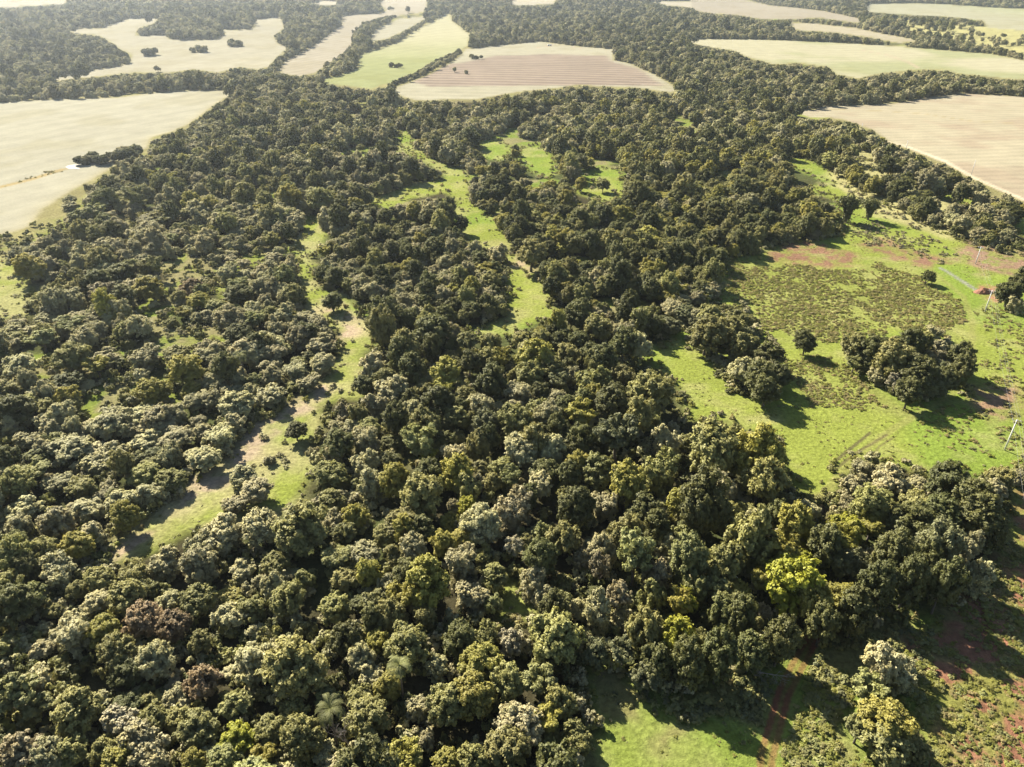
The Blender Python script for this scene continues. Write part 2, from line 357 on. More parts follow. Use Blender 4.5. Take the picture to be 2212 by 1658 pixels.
# crown shapes: unit crown radius 1; centre height CZ, full height HK
CZ = {'dome': 1.30, 'ovoid': 1.62, 'puff': 1.15, 'layer': 1.35, 'loose': 1.4, 'bamboo': 1.3, 'shrub': .5}
HK = {'dome': 2.1, 'ovoid': 2.75, 'puff': 1.8, 'layer': 2.0, 'loose': 2.3, 'bamboo': 2.3, 'shrub': 1.05}
def clumps(kind, rng):
    C = []
    def dirs(n, zmin):
        o = []
        while len(o) < n:
            d = rng.normal(size=3); d /= np.linalg.norm(d)
            if d[2] > zmin: o.append(d)
        return o
    if kind == 'dome':
        off = rng.normal(size=2) * .08
        for d in dirs(84, -.8):
            k = .50 + .36 * rng.random()
            C.append(((d[0] * k + off[0] * (d[2] > 0), d[1] * k + off[1], 1.18 + d[2] * k * (.82 if d[2] > 0 else 1.0)), .13 + .15 * rng.random(), .9))
    elif kind == 'ovoid':
        lean = rng.normal(size=2) * .12
        for d in dirs(88, -.95):
            k = .56 + .32 * rng.random(); tz = 1.58 + d[2] * k * 1.15
            C.append(((d[0] * k * (1.05 - .18 * d[2]) + lean[0] * (tz - 1), d[1] * k * (1.05 - .18 * d[2]) + lean[1] * (tz - 1), tz), .15 + .15 * rng.random(), .95))
    elif kind == 'puff':
        for i in range(8):
            a = i * 2.4 + rng.random(); rr = .62 * math.sqrt((i + .3) / 8); cx, cyy = rr * math.cos(a), rr * math.sin(a)
            tz = 1.25 - .42 * rr + .22 * rng.normal(); pr = .30 + .14 * rng.random()
            for d in dirs(12, -.3):
                C.append(((cx + d[0] * pr * .75, cyy + d[1] * pr * .75, tz + d[2] * pr * .75), pr * (.30 + .2 * rng.random()), .9))
            for k in range(4):
                q = rng.random() * 6.28
                C.append(((cx + .2 * math.cos(q), cyy + .2 * math.sin(q), tz - .25 - .22 * k), .22, .9))
    elif kind == 'layer':
        for i in range(44):
            tz = .85 + 1.05 * (i / 44.0); rr = (.85 * math.sin(math.pi * min(1, .35 + .6 * (1 - (tz - .85) / 1.1)))) * math.sqrt(rng.random() * .9 + .1)
            a = rng.random() * 6.28
            C.append(((rr * math.cos(a), rr * math.sin(a), tz), .17 + .13 * rng.random(), .45))
    elif kind == 'loose':
        for d in dirs(36, -.6):
            k = .45 + .45 * rng.random()
            C.append(((d[0] * k, d[1] * k, 1.4 + d[2] * k * .85), .11 + .13 * rng.random(), .8))
    elif kind == 'shrub':
        for d in dirs(9, -.1):
            k = .45 + .3 * rng.random()
            C.append(((d[0] * k, d[1] * k, .38 + d[2] * k * .7), .25 + .15 * rng.random(), .8))
    return C
def crown(kind, seed, n, leaf, rng=None):
    rng = np.random.default_rng(seed)
    if kind == 'bamboo':
        pos = []; nr = []
        for c in range(60):
            a = rng.random() * 6.28; sp = .15 + .85 * rng.random(); top = 1.6 + .7 * rng.random() - .4 * sp
            for k in range(n // 60):
                t = .12 + .88 * rng.random(); rad = .15 + sp * .85 * t ** 2.2
                p = np.array([math.cos(a) * rad, math.sin(a) * rad, top * (1 - (1 - t) ** 1.5) - .25 * sp * t ** 4])
                pos.append(p + rng.normal(size=3) * .05); nr.append(np.array([math.cos(a), math.sin(a), .4]) + rng.normal(size=3) * .7)
        pos = np.array(pos); nr = np.array(nr); nr /= np.linalg.norm(nr, axis=1)[:, None]
        V, F = cards(pos, nr, leaf * (.6 + .8 * rng.random(len(pos))), rng, 2.2)
        return V, F, np.repeat(rng.random(len(pos)) * .5, 4), []
    C = clumps(kind, rng)
    cen = np.array([c[0] for c in C]); rad = np.array([c[1] for c in C]); fl = np.array([c[2] for c in C])
    tint = rng.random(len(C)) ** 1.5
    wgt = rad ** 2; wgt /= wgt.sum()
    ns = 12; sd_ = rng.normal(size=(len(C), ns, 3))
    mid = np.array([0, 0, CZ[kind] * .8]); outw = cen - mid; outw /= np.linalg.norm(outw, axis=1)[:, None] + 1e-6
    sd_ = sd_ + .8 * outw[:, None, :] + np.array([0, 0, .6]); sd_ /= np.linalg.norm(sd_, axis=2)[:, :, None]
    sr = rng.random((len(C), ns)); sr = .62 + .62 * sr ** 1.6
    ci = rng.choice(len(C), n, p=wgt); si = rng.integers(0, ns, n)
    d = sd_[ci, si]
    scl = np.stack([np.ones(n), np.ones(n), fl[ci]], 1)
    tip = rng.random(n) ** .6
    pos = cen[ci] + d * (rad[ci] * sr[ci, si] * (.45 + .6 * tip))[:, None] * scl + rng.normal(size=(n, 3)) * (rad[ci] * (.20 - .08 * tip))[:, None] * scl
    nrm = d + rng.normal(size=(n, 3)) * .42 + np.array([0, 0, .6]); nrm /= np.linalg.norm(nrm, axis=1)[:, None]
    V, F = cards(pos, nrm, leaf * (.6 + .8 * rng.random(n)), rng)
    tv = np.clip(tint[ci] * .75 + .35 * rng.random(n), 0, 1)
    # dense twigs and leaves inside the crown
    m = max(60, n // 14); ci = rng.choice(len(C), m, p=wgt)
    pin = mid + (cen[ci] - mid) * (.35 + .6 * rng.random((m, 1))) + rng.normal(size=(m, 3)) * .05
    nin = rng.normal(size=(m, 3)); nin /= np.linalg.norm(nin, axis=1)[:, None]
    V2, F2 = cards(pin, nin, np.full(m, .26), rng, 1.2)
    F2 = F2 + len(V)
    return np.concatenate([V, V2]), np.concatenate([F, F2]), np.concatenate([np.repeat(tv, 4), np.full(4 * m, .1)]), C
def trunk_mesh(name, kind, C, seed, full=True):
    rng = random.Random(seed); V = []; P = []
    top = CZ[kind]
    if kind in ('shrub',): top = .5
    n = 1 if kind in ('ovoid', 'loose', 'layer') else 3
    if not C: n = 9
    for s in range(n):
        a = rng.random() * 6.28; sp = 0 if n == 1 else .3
        e = (math.cos(a) * sp, math.sin(a) * sp, top)
        path = [(math.cos(a) * .05 * (n > 1), math.sin(a) * .05 * (n > 1), -.15)]
        for t in (.15, .4, .7, 1): path.append((e[0] * t + rng.gauss(0, .02), e[1] * t + rng.gauss(0, .02), e[2] * t))
        r0 = .075 if n == 1 else .045
        tube(V, P, path, [r0 * 1.35, r0, r0 * .8, r0 * .6, r0 * .35])
        if C and full:
            for c in rng.sample(C, min(len(C), 8 // n + 2)):
                t = .35 + .45 * rng.random(); b = Vector((e[0] * t, e[1] * t, e[2] * t)); q = Vector(c[0]); mdl = b.lerp(q, .5) + Vector((0, 0, -.05))
                tube(V, P, [b, mdl, q], [r0 * .45, r0 * .3, r0 * .12], 5)
    return mesh_from(name, V, polys=P, mats=[BARK], smooth=True)
SHAPES = {'dome': 4, 'ovoid': 4, 'puff': 4, 'layer': 3, 'loose': 3}
NEAR = {}; FARM = {}; TRUNK = {}
for k, cnt in SHAPES.items():
    for i in range(cnt):
        nleaf = {'dome': 13000, 'ovoid': 14000, 'puff': 13000, 'layer': 11000, 'loose': 6500}[k]
        V, F, A, C = crown(k, 100 + i * 7 + len(k), nleaf, .064)
        NEAR[k, i] = mesh_from('crown', V, F, mats=[SPEC['olive']], attr=A)
        TRUNK[k, i] = trunk_mesh('trunk', k, C, i)
        V, F, A, C = crown(k, 100 + i * 7 + len(k), 2200 if k != 'loose' else 1200, .135)
        FARM[k, i] = mesh_from('far_crown', V, F, mats=[SPEC['olive']], attr=A)
V, F, A, C = crown('bamboo', 5, 7000, .075); BAMBOO = mesh_from('crown', V, F, mats=[SPEC['dark']], attr=A); BTRUNK = trunk_mesh('trunk', 'bamboo', [], 3)
SHRUB = []
for i in range(4):
    V, F, A, C = crown('shrub', 900 + i, 420, .17); SHRUB.append(mesh_from('shrub', V, F, mats=[SPEC['olive']], attr=A))
SHAPE_OF = {'pale': ('puff', 'puff', 'dome'), 'olive': ('dome', 'puff', 'ovoid'), 'dark': ('ovoid', 'dome', 'ovoid'), 'yellow': ('dome', 'layer', 'ovoid'),
            'vivid': ('layer', 'dome'), 'green': ('dome', 'layer', 'loose'), 'rust': ('dome', 'dome'), 'silver': ('loose', 'puff'), 'blue': ('layer', 'dome'),
            'grey': ('puff', 'dome', 'puff'), 'tan': ('puff', 'loose')}

# ------------------------------------------------------------------ ground sheet
def build_ground():
    hh, f = CAM_H, FPX * 1024 / PW
    ys = [-260.0, -180.0, -110.0, -60.0, -25.0, 5.0, 25.0]
    y = 40.0
    while y < 5200:
        ys.append(y); y += max(.34, (y * y + hh * hh) / (hh * f) * 1.15)
    ys = np.array(ys); ncol = 1000
    s = np.linspace(-1, 1, ncol); s = .86 * s + .14 * s ** 5
    Y = np.repeat(ys[:, None], ncol, 1); Wd = 150 + np.maximum(ys, 0) * 1.35 + 40 * (ys < 40)
    X = s[None, :] * Wd[:, None]
    x, y = X.ravel(), Y.ravel(); z = height(x, y)
    n1 = fbm(x / 9, y / 9, 4, 1); n2 = fbm(x / 40, y / 40, 4, 2); n3 = fbm(x / 160, y / 160, 4, 3)
    dist = np.hypot(x, y)
    jit = (n1 - .5) * 7 * np.clip(dist / 250, .6, 1.6)
    def mixc(c, col, m): return c * (1 - m[:, None]) + np.asarray(col) * m[:, None] if np.ndim(col) == 1 else c * (1 - m[:, None]) + col * m[:, None]
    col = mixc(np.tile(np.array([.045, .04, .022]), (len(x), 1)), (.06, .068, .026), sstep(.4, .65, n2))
    rough = np.full(len(x), .9); phase = np.zeros(len(x)); amp = np.zeros(len(x)); reg = np.zeros(len(x), int)
    grassc = np.tile(np.array([.172, .198, .040]), (len(x), 1))
    grassc = mixc(grassc, (.142, .188, .033), sstep(.45, .65, n2))
    grassc = mixc(grassc, (.25, .23, .10), sstep(.44, .66, n1 * .6 + n3 * .4) * .6)
    gap = sstep(.59, .65, fbm(x / 22, y / 22, 3, 91)) * sstep(120, 180, y)
    col = mixc(col, mixc(grassc, (.2, .18, .085), sstep(.4, .6, n1)), gap * .8)
    for p in WF.values():
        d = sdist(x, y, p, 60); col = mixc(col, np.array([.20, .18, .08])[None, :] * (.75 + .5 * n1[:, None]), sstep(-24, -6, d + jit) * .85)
    for k, p in WG.items():
        d = sdist(x, y, p, 40) + jit * .45
        gc = grassc if k not in ('corridor', 'edge', 'gap', 'clearing') else mixc(grassc, (.265, .24, .115), sstep(.38, .62, .6 * n2 + .4 * n1) * .75)
        if k == 'slope': gc = mixc(mixc(grassc, (.125, .165, .034), np.full(len(x), .5)), (.16, .13, .06), sstep(.5, .66, n1) * .6)
        col = mixc(col, gc, sstep(-3.5, 2.5, d))
    for p in SPARSE:
        d = sdist(x, y, towld(p), 60) + jit
        col = mixc(col, np.array([.27, .25, .11])[None, :] * (.75 + .5 * n1[:, None]), sstep(-5, 5, d))
    for p in (SCRUB_A, SCRUB_B):
        d = sdist(x, y, towld(p), 40) + jit
        col = mixc(col, np.array([.19, .195, .06])[None, :] * (.75 + .5 * n1[:, None]), sstep(-4, 3, d) * (.35 + .5 * sstep(.4, .6, n2)))
    for p, c, s_ in WS:
        d = sdist(x, y, p, 40) + jit * 1.3 + (n2 - .5) * 8
        cc = np.asarray(c)[None, :] * (.8 + .45 * n1[:, None])
        mk = sstep(-s_, s_, d) * (.3 + .7 * sstep(.38, .6, fbm(x / 3.5, y / 3.5, 3, 8)))
        col = mixc(col, cc, mk)
    for i, (k, p) in enumerate(WF.items()):
        lab, base, (ang, sp, am) = FIELD_INFO[k]
        d = sdist(x, y, p, 90); jd = d + jit * .25
        m = sstep(-2, 3, jd)
        c = np.tile(np.asarray(base), (len(x), 1))
        c = c * (.93 + .16 * (n3[:, None])) ; c = mixc(c, np.asarray(base) * np.array([.86, .84, .74]), sstep(.52, .7, n2) * .55)
        if k == 'green': c = mixc(c, (.28, .262, .16), sstep(900, 1500, y + 250 * (n3 - .5)))
        if k == 'right_green': c = mixc(c, (.282, .262, .17), sstep(.45, .6, n3))
        if k == 'far_right': c = mixc(c, (.22, .228, .11), sstep(900, 1300, x - .1 * y))
        if k == 'cream': c = mixc(c, (.27, .23, .11), np.exp(-np.maximum(d, 0) / 4) * .5)
        a = math.radians(ang); ph = (x * math.sin(a) * -1 + y * math.cos(a)) * 2 * math.pi / sp + 6 * (n3 - .5) * (k != 'brown')
        aa = np.full(len(x), am)
        if k == 'brown':
            bi = sstep(-6, 6, sdist(x, y, WB, 60) + jit * .6)
            c = mixc(c, np.asarray((.19, .153, .117))[None, :] * (.88 + .25 * n2[:, None]), bi); aa = am + .15 * bi
            ph = y * 2 * math.pi / 19 + x * .02
        if k == 'right_cream':
            c = mixc(c, (.25, .197, .143), sstep(.5, .68, n2) * .6)
        col = mixc(col, c, m); rough = rough * (1 - m) + .26 * m
        phase = np.where(m > .02, ph, phase); amp = np.where(m > .02, aa * m, amp)
        reg = np.where(d > 0, i + 1, reg)
    for l, hw, c, keep in WT:
        d = ldist(x, y, l); m = sstep(hw * 1.3, hw * .6, d + jit * .06) * keep
        if l is WT[0][0]: m = np.clip(sstep(.65, .3, np.abs(d - .85 + jit * .05)) + .45 * sstep(1.7, .7, d + jit * .12), 0, 1) * (.6 + .4 * sstep(.35, .6, n1))
        col = mixc(col, c, m)
    track_reg = len(WF) + 1
    reg = np.where((ldist(x, y, WT[0][0]) < 1.75), track_reg, reg)
    # hard pale puddle / pond come as objects
    nr = len(ys); idx = np.arange(nr * ncol).reshape(nr, ncol)
    F = np.stack([idx[:-1, :-1], idx[:-1, 1:], idx[1:, 1:], idx[1:, :-1]], -1).reshape(-1, 4)
    freg = reg[F[:, 0]]
    names = ['ground'] + ['field'] * len(WF) + ['dirt_track']
    labs = ['rolling ground of grass, red soil and forest floor under the trees'] + [FIELD_INFO[k][0] for k in WF] + ['red dirt track leaving the bottom edge under the dark trees']
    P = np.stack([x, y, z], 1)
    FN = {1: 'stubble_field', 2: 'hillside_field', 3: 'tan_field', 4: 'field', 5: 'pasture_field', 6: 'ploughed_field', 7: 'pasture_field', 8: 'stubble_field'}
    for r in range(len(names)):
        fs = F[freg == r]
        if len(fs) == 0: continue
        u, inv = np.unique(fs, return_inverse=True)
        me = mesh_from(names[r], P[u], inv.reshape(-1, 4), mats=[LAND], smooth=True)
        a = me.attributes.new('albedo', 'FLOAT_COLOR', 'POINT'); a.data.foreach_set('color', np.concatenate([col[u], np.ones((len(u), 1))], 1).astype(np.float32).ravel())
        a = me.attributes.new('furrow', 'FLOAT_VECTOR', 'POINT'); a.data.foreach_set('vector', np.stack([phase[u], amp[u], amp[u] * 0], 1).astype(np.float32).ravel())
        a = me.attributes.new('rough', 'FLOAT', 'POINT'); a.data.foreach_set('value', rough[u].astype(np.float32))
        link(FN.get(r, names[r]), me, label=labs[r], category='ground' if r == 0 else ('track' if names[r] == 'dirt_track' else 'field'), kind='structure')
build_ground()
def flat_patch(name, px, label, cat, mat, lift=.12):
    W = towld(px); c = np.mean(W, 0); n = len(W); V = []; P = []
    for s in (1.0, .6, .25):
        for p in W:
            q = c + (np.array(p) - c) * s; V.append((q[0], q[1], float(height(q[0], q[1])) + lift))
    for r in range(2):
        for k in range(n): P.append((r * n + k, r * n + (k + 1) % n, (r + 1) * n + (k + 1) % n, (r + 1) * n + k))
    P.append(tuple(2 * n + k for k in range(n)))
    return link(name, mesh_from(name, V, polys=P, mats=[mat], smooth=True), label=label, category=cat, kind='structure')
WATER, N_, L_ = new_mat('still_water')
o_ = N_.new("ShaderNodeOutputMaterial"); b_ = N_.new("ShaderNodeBsdfPrincipled"); L_.new(b_.outputs[0], o_.inputs[0])
b_.inputs['Base Color'].default_value = (.22, .19, .14, 1); b_.inputs['Roughness'].default_value = .55; b_.inputs['IOR'].default_value = 1.33; b_.inputs['Specular IOR Level'].default_value = .15
nz_ = N_.new("ShaderNodeTexNoise"); nz_.inputs['Scale'].default_value = .6; bm_ = N_.new("ShaderNodeBump"); bm_.inputs['Strength'].default_value = .05
L_.new(nz_.outputs['Fac'], bm_.inputs['Height']); L_.new(bm_.outputs[0], b_.inputs['Normal'])
flat_patch('pond', [(141,362),(147,358),(160,356),(172,356),(172,367),(160,366),(148,366)], 'small pale farm pond at the corner of the cream field beside the trees', 'pond', WATER)
flat_patch('puddle', [(1866,490),(1874,489),(1882,492),(1884,495),(1876,496),(1868,493)], 'small bright puddle in the grass behind the red soil patch', 'puddle', WATER, .08)

# ------------------------------------------------------------------ individual trees read off the photograph: x, y of the crown's middle, half width, species
TREES = '''
311 1334 40 rust|370 1346 36 rust|425 1475 36 rust|221 1362 38 yellow|155 1355 50 pale|93 1355 22 pale|649 1424 65 olive|545 1424 50 pale|345 1417 40 pale
432 1386 25 olive|425 1293 40 olive|362 1295 28 pale|276 1289 36 olive|207 1299 28 pale|318 1272 26 green|211 1248 32 olive|287 1234 34 olive|349 1210 36 pale|425 1213 46 grey
483 1147 50 pale|432 1175 38 pale|566 1134 42 pale|646 1141 50 olive|594 1213 30 olive|566 1254 22 pale|656 1248 26 olive|722 1203 34 green|742 1251 30 olive|618 1293 35 olive
539 1313 38 olive|490 1327 38 pale|725 1306 34 olive|735 1372 38 dark|28 1306 40 dark|69 1293 32 green|121 1230 45 pale|166 1172 34 yellow|193 1151 32 pale|117 1123 40 pale
269 1113 28 yellow|21 1175 36 green|31 1500 52 green|76 1462 36 pale|83 1527 34 green|166 1531 46 olive|207 1520 34 pale|262 1558 40 silver|331 1551 32 olive|435 1562 40 green
521 1586 36 vivid|383 1548 30 olive|635 1534 36 olive|704 1510 30 green|583 1575 34 olive|656 1593 40 olive|701 1625 32 pale|483 1640 36 green|570 1631 28 yellow|311 1617 60 grey
224 1617 40 olive|262 1650 36 yellow|45 1624 48 tan|104 1627 40 pale|152 1624 32 olive|421 1645 24 yellow|739 1652 36 pale|380 1500 30 pale
793 1234 26 yellow|769 1106 26 yellow|890 1179 30 pale|859 1199 32 olive|997 1203 42 grey|924 1254 44 yellow|869 1286 36 yellow|918 1320 34 olive|1021 1282 36 pale|1066 1303 22 green
1045 1372 34 olive|880 1389 48 olive|817 1382 26 yellow|786 1410 28 pale|745 1362 30 pale|1201 1368 56 olive|1104 1379 32 silver|1035 1424 42 yellow|1097 1469 36 olive|1159 1469 40 green
1018 1500 48 yellow|966 1520 40 olive|945 1437 30 pale|800 1458 34 pale|776 1500 36 olive|838 1482 30 yellow|793 1545 46 olive|907 1524 32 grey|918 1600 24 pale|880 1634 40 yellow
966 1645 32 yellow|1025 1645 30 olive|793 1610 20 yellow|1111 1182 24 silver|1170 1151 22 green|1214 1151 36 olive|1170 1199 34 dark|1152 1248 34 grey|1177 1282 30 grey|1297 1223 26 tan
1263 1196 28 tan|1373 1189 46 green|1311 1182 30 grey|1425 1230 34 tan|1294 1313 36 pale|1335 1292 32 tan|1256 1310 22 pale|1339 1326 20 pale|1411 1279 32 olive|1387 1344 40 olive
1449 1365 44 vivid|1477 1299 32 vivid|1346 1410 30 blue|1290 1406 28 blue|1390 1451 34 blue
890 794 28 dark|962 801 28 yellow|1014 780 24 dark|1145 760 40 yellow|1225 760 26 olive|1249 735 26 dark|1290 704 28 olive|1346 739 30 dark|1280 815 40 olive|1346 805 30 olive
1408 840 52 olive|1118 842 36 grey|1208 822 22 blue|1111 908 42 olive|945 866 32 dark|880 862 24 dark|959 835 28 yellow|842 832 38 grey|811 866 30 pale|804 780 34 grey
855 898 28 dark|911 956 40 green|928 990 22 vivid|852 1036 30 yellow|980 1022 38 yellow|911 1063 46 olive|1011 1050 32 olive|786 942 36 pale|786 994 34 pale|800 1036 34 pale
838 982 16 pale|807 967 18 tan|980 977 30 pale|1035 873 32 grey|1052 911 32 blue|1163 877 34 olive|1183 901 32 pale|1259 894 36 yellow|1325 866 36 dark|1332 936 46 blue
1442 946 38 pale|1297 1015 36 green|1242 1001 24 yellow|1166 1043 30 pale|1104 1032 24 green|1011 1094 22 vivid|1107 1091 44 tan|1228 1074 30 olive|1304 1084 34 pale|1353 1036 44 yellow
1425 1008 46 olive|1470 1084 26 yellow|1011 739 28 green|931 711 42 dark|862 728 18 olive|1538 960 56 olive|1635 974 52 yellow|1642 1029 44 olive|1552 1050 38 grey|1669 1005 34 yellow
1863 1005 26 grey|1921 1032 42 pale|1846 1039 30 pale|2053 1039 44 dark|2167 1029 28 olive|1984 1084 42 olive|1880 1084 38 olive|2105 1084 44 dark|1742 1098 30 pale
1528 718 36 olive|1587 711 28 olive|1597 684 26 olive|1535 676 28 olive|1607 739 36 olive|1669 768 32 dark|1597 794 32 grey|1642 815 32 dark|1683 808 28 dark|1655 839 30 dark
1849 745 28 olive|1890 753 34 dark|1932 770 36 olive|1966 739 32 dark|2001 735 28 olive|2022 715 20 pale|2035 759 34 pale|2077 766 28 dark|2080 794 26 dark|1846 784 18 green
1901 808 22 grey|1935 825 22 silver|1987 808 36 dark|2035 815 32 dark|1966 842 28 dark|2184 628 30 dark|2212 605 28 dark|2198 652 20 grey
1490 1199 42 green|1566 1213 38 olive|1621 1154 56 olive|1725 1130 36 yellow|1832 1137 38 vivid|1883 1137 32 yellow|1825 1165 34 yellow|1690 1189 38 yellow|1735 1168 24 vivid|1732 1210 28 vivid
1721 1251 62 vivid|1645 1251 28 yellow|1759 1292 42 yellow|1504 1272 26 green|1542 1272 26 green|1569 1289 28 green|1597 1279 24 yellow|1469 1302 28 yellow|1612 1310 16 vivid|1652 1320 20 tan
1507 1379 30 olive|1562 1320 34 dark|1600 1334 30 dark|1787 1178 34 dark|1818 1223 26 blue|1928 1189 36 dark|2035 1172 46 blue|2105 1165 22 pale|2122 1234 36 pale|2001 1213 30 dark
1966 1120 42 dark|2035 1106 42 dark|2122 1113 42 dark|2146 1147 28 dark|1846 1216 30 blue|1897 1258 36 dark|1966 1251 36 dark|2042 1251 36 dark
1908 1424 38 pale|1949 1451 38 grey|1877 1493 40 green|1908 1551 50 yellow|1949 1579 38 olive|1915 1600 50 green|1856 1575 36 green|1977 1614 28 olive
525 1025 34 pale|552 1056 34 pale|508 1084 30 pale|639 929 22 dark|583 991 14 grey|718 649 22 dark|373 1036 28 olive|477 936 40 pale|442 987 34 pale|62 949 32 pale
397 794 34 yellow|207 787 30 yellow|331 842 34 yellow|407 621 26 rust|428 646 24 yellow|90 732 34 green|45 787 36 pale|148 770 34 olive|311 766 34 pale|328 618 32 yellow
221 628 34 tan|262 583 30 dark|514 632 28 dark|518 870 36 pale|587 846 40 pale|639 794 34 pale|690 739 34 grey|69 1015 36 green|242 977 34 pale|311 949 34 pale
383 942 34 pale|311 1022 34 olive|207 1001 30 pale|173 1046 38 olive|124 1039 34 grey|259 1077 38 pale|318 1063 34 pale|52 1098 42 pale|997 482 15 dark
340 147 7 grey|982 149 5 grey|1007 154 5 grey|881 19 6 grey|1148 545 30 olive|1205 590 22 olive|1420 1422 36 dark|1490 1430 36 dark|1555 1412 36 dark|1622 1402 36 dark|1690 1374 34 dark|1780 1340 34 dark|1850 1316 34 dark|1075 540 22 pale|1256 396 13 yellow|1303 398 15 olive
'''
LANDMARK = [(340,1338,'twin rust-brown tree'),(425,1475,'lower rust-brown tree'),(649,1424,'big conical olive tree'),(521,1586,'vivid green tree by the bottom edge'),(715,1537,'front palm'),
 (755,1565,'bare dead tree'),(866,1444,'second palm'),(1120,1300,'small sunlit clearing'),(1201,1368,'big olive tree below the clearing'),(1721,1251,'largest bright yellow tree'),(1449,1365,'yellow tree above the slope'),
 (1655,1475,'fallen dead branches'),(1690,1500,'red dirt track'),(1741,739,'lone round tree'),(1960,780,'meadow copse'),(1600,760,'wooded finger'),(1408,840,'big tree at the meadow edge'),
 (2180,940,'nearest power pole'),(1840,1000,'wheel ruts in the meadow'),(530,1050,'bush clump in the corridor'),(700,860,'pinkish bend of the grass corridor'),(280,1180,'near end of the grass corridor'),
 (660,560,'far end of the grass corridor'),(407,621,'small rust tree'),(25,620,'grass patch at the left edge'),(1110,690,'shaded grass glade'),(1332,936,'grey-blue tree in the dark wood'),
 (911,956,'pale green tree in the dark wood'),(1908,1540,'bush clump on the red slope'),(2122,1234,'pale tree on the slope edge'),(2035,1172,'flat blue-green tree'),(1020,440,'narrow grass strip'),
 (1107,1091,'broad tan tree'),(2125,628,'red earth mound'),(880,1150,'gap of black shade'),(160,1355,'large pale tree left of the rust tree'),(45,1624,'tan tree in the bottom corner'),(1621,1154,'broad olive tree behind the yellow trees'),
 (1300,450,'upper grass openings'),(165,360,'farm pond'),(120,900,'pale grey left wood'),(330,840,'yellow-topped tree in the left wood')]
LOOK = {'pale': ['pale grey-green puffy', 'pale sage'], 'olive': ['olive green rounded', 'olive'], 'dark': ['dark green dense', 'dark bushy'], 'yellow': ['yellow-green', 'yellow-olive leafy'],
        'vivid': ['bright yellow-green', 'vivid lime green'], 'green': ['fresh green', 'light green airy'], 'rust': ['rust-brown domed', 'rust-brown'], 'silver': ['silvery white-leaved', 'silvery'],
        'blue': ['blue-green layered', 'dark blue-green'], 'grey': ['grey-green', 'grey-olive bushy'], 'tan': ['tan pinkish', 'dry tan']}
used_labels = set()
def make_label(x, y, R, sp):
    size = 'small' if R < 2.4 else ('mid-sized' if R < 3.4 else ('large' if R < 4.6 else 'very large'))
    L = sorted(LANDMARK, key=lambda l: (l[0] - x) ** 2 + ((l[1] - y) * 1.2) ** 2)
    cand = []
    for j in range(3):
        lx, ly, nm = L[j]; dx, dy = x - lx, y - ly; r = math.hypot(dx, dy)
        if r < 9: rel = None
        else:
            a = math.degrees(math.atan2(dy, dx)) % 360
            d8 = ['right of', 'in front and right of', 'in front of', 'in front and left of', 'left of', 'behind and left of', 'behind', 'behind and right of'][int((a + 22.5) // 45) % 8]
            rel = ('just ' if r < 55 else ('some way ' if r < 130 else 'well ')) + d8 + ' the ' + nm
        for lk in LOOK[sp]:
            if rel is None: cand.append(f"{size} {lk} tree, the {nm}" if nm.endswith('tree') else f"{size} {lk} tree at the {nm}")
            else: cand.append(f"{size} {lk} tree {rel}")
    lx, ly, nm = L[0]; l2 = L[1][2]
    for lk in LOOK[sp]: cand.append(f"{size} {lk} tree between the {nm} and the {l2}")
    cand = [c for c in cand if 4 <= len(c.split()) <= 16]
    for c in cand:
        if c not in used_labels: used_labels.add(c); return c
    fx = ['far left', 'left', 'centre left', 'centre right', 'right', 'far right'][min(5, max(0, int(x / PW * 6)))]
    fy = ['upper', 'middle', 'lower'][min(2, max(0, int(y / PH * 3)))]
    c = f"{size} {LOOK[sp][0]} tree in the {fy} {fx} of the photo"
    k = 0
    while c in used_labels and k < 4:
        c = f"{size} {['leafy','bushy','thick-crowned','rounded'][k]} {LOOK[sp][1]} tree in the {fy} {fx} of the photo"; k += 1
    used_labels.add(c); return c
placed = []    # x, y, R of every individual
def put_tree(px, py, rpx, sp, shape=None, var=None, name='tree', label=None, cat='tree', group='trees of the wood', zs=None, crown_me=None, trunk_me=None):
    rnd = random.Random(int(px * 7 + py * 13))
    shape = shape or rnd.choice(SHAPE_OF[sp])
    var = rnd.randrange(SHAPES.get(shape, 1)) if var is None else var
    zs = zs or rnd.uniform(.88, 1.12)
    R = 3.5
    for it in range(5):
        x, y, t = ground(np.array([px], float), np.array([py], float), CZ[shape] * R * zs)
        R = rpx / FPX * float(t[0]) * 1.04
    x, y = float(x[0]), float(y[0]); z = float(height(x, y))
    e = bpy.data.objects.new(name, None); COL.objects.link(e); e.empty_display_size = .5
    e.location = (x, y, z); e.rotation_euler = (0, 0, rnd.uniform(0, 6.28)); e.scale = (R * rnd.uniform(.94, 1.08), R * rnd.uniform(.94, 1.08), R * zs)
    e['label'] = label or make_label(px, py, R, sp); e['category'] = cat
    if group: e['group'] = group
    c = bpy.data.objects.new('crown', crown_me or NEAR[shape, var]); COL.objects.link(c); c.parent = e
    if c.data.materials: c.material_slots[0].link = 'OBJECT'; c.material_slots[0].material = SPEC[sp]
    t_ = bpy.data.objects.new('trunk', trunk_me or TRUNK[shape, var]); COL.objects.link(t_); t_.parent = e
    placed.append((x, y, R))
    return e
for row in TREES.replace('\n', '|').split('|'):
    if not row.strip(): continue
    px, py, rp, sp = row.split()
    tall = float(px) > 1270 and float(py) > 1150 and float(px) < 2160 and float(py) < 1440
    put_tree(float(px), float(py), float(rp), sp, zs=(1.25 if sp == 'vivid' else random.uniform(1.5, 1.75)) if tall else (random.uniform(.66, .86) if float(px) < 720 and 430 < float(py) < 1110 else (random.uniform(1.15, 1.4) if float(px) > 760 and 880 < float(py) < 1420 and float(px) < 1760 else None)))
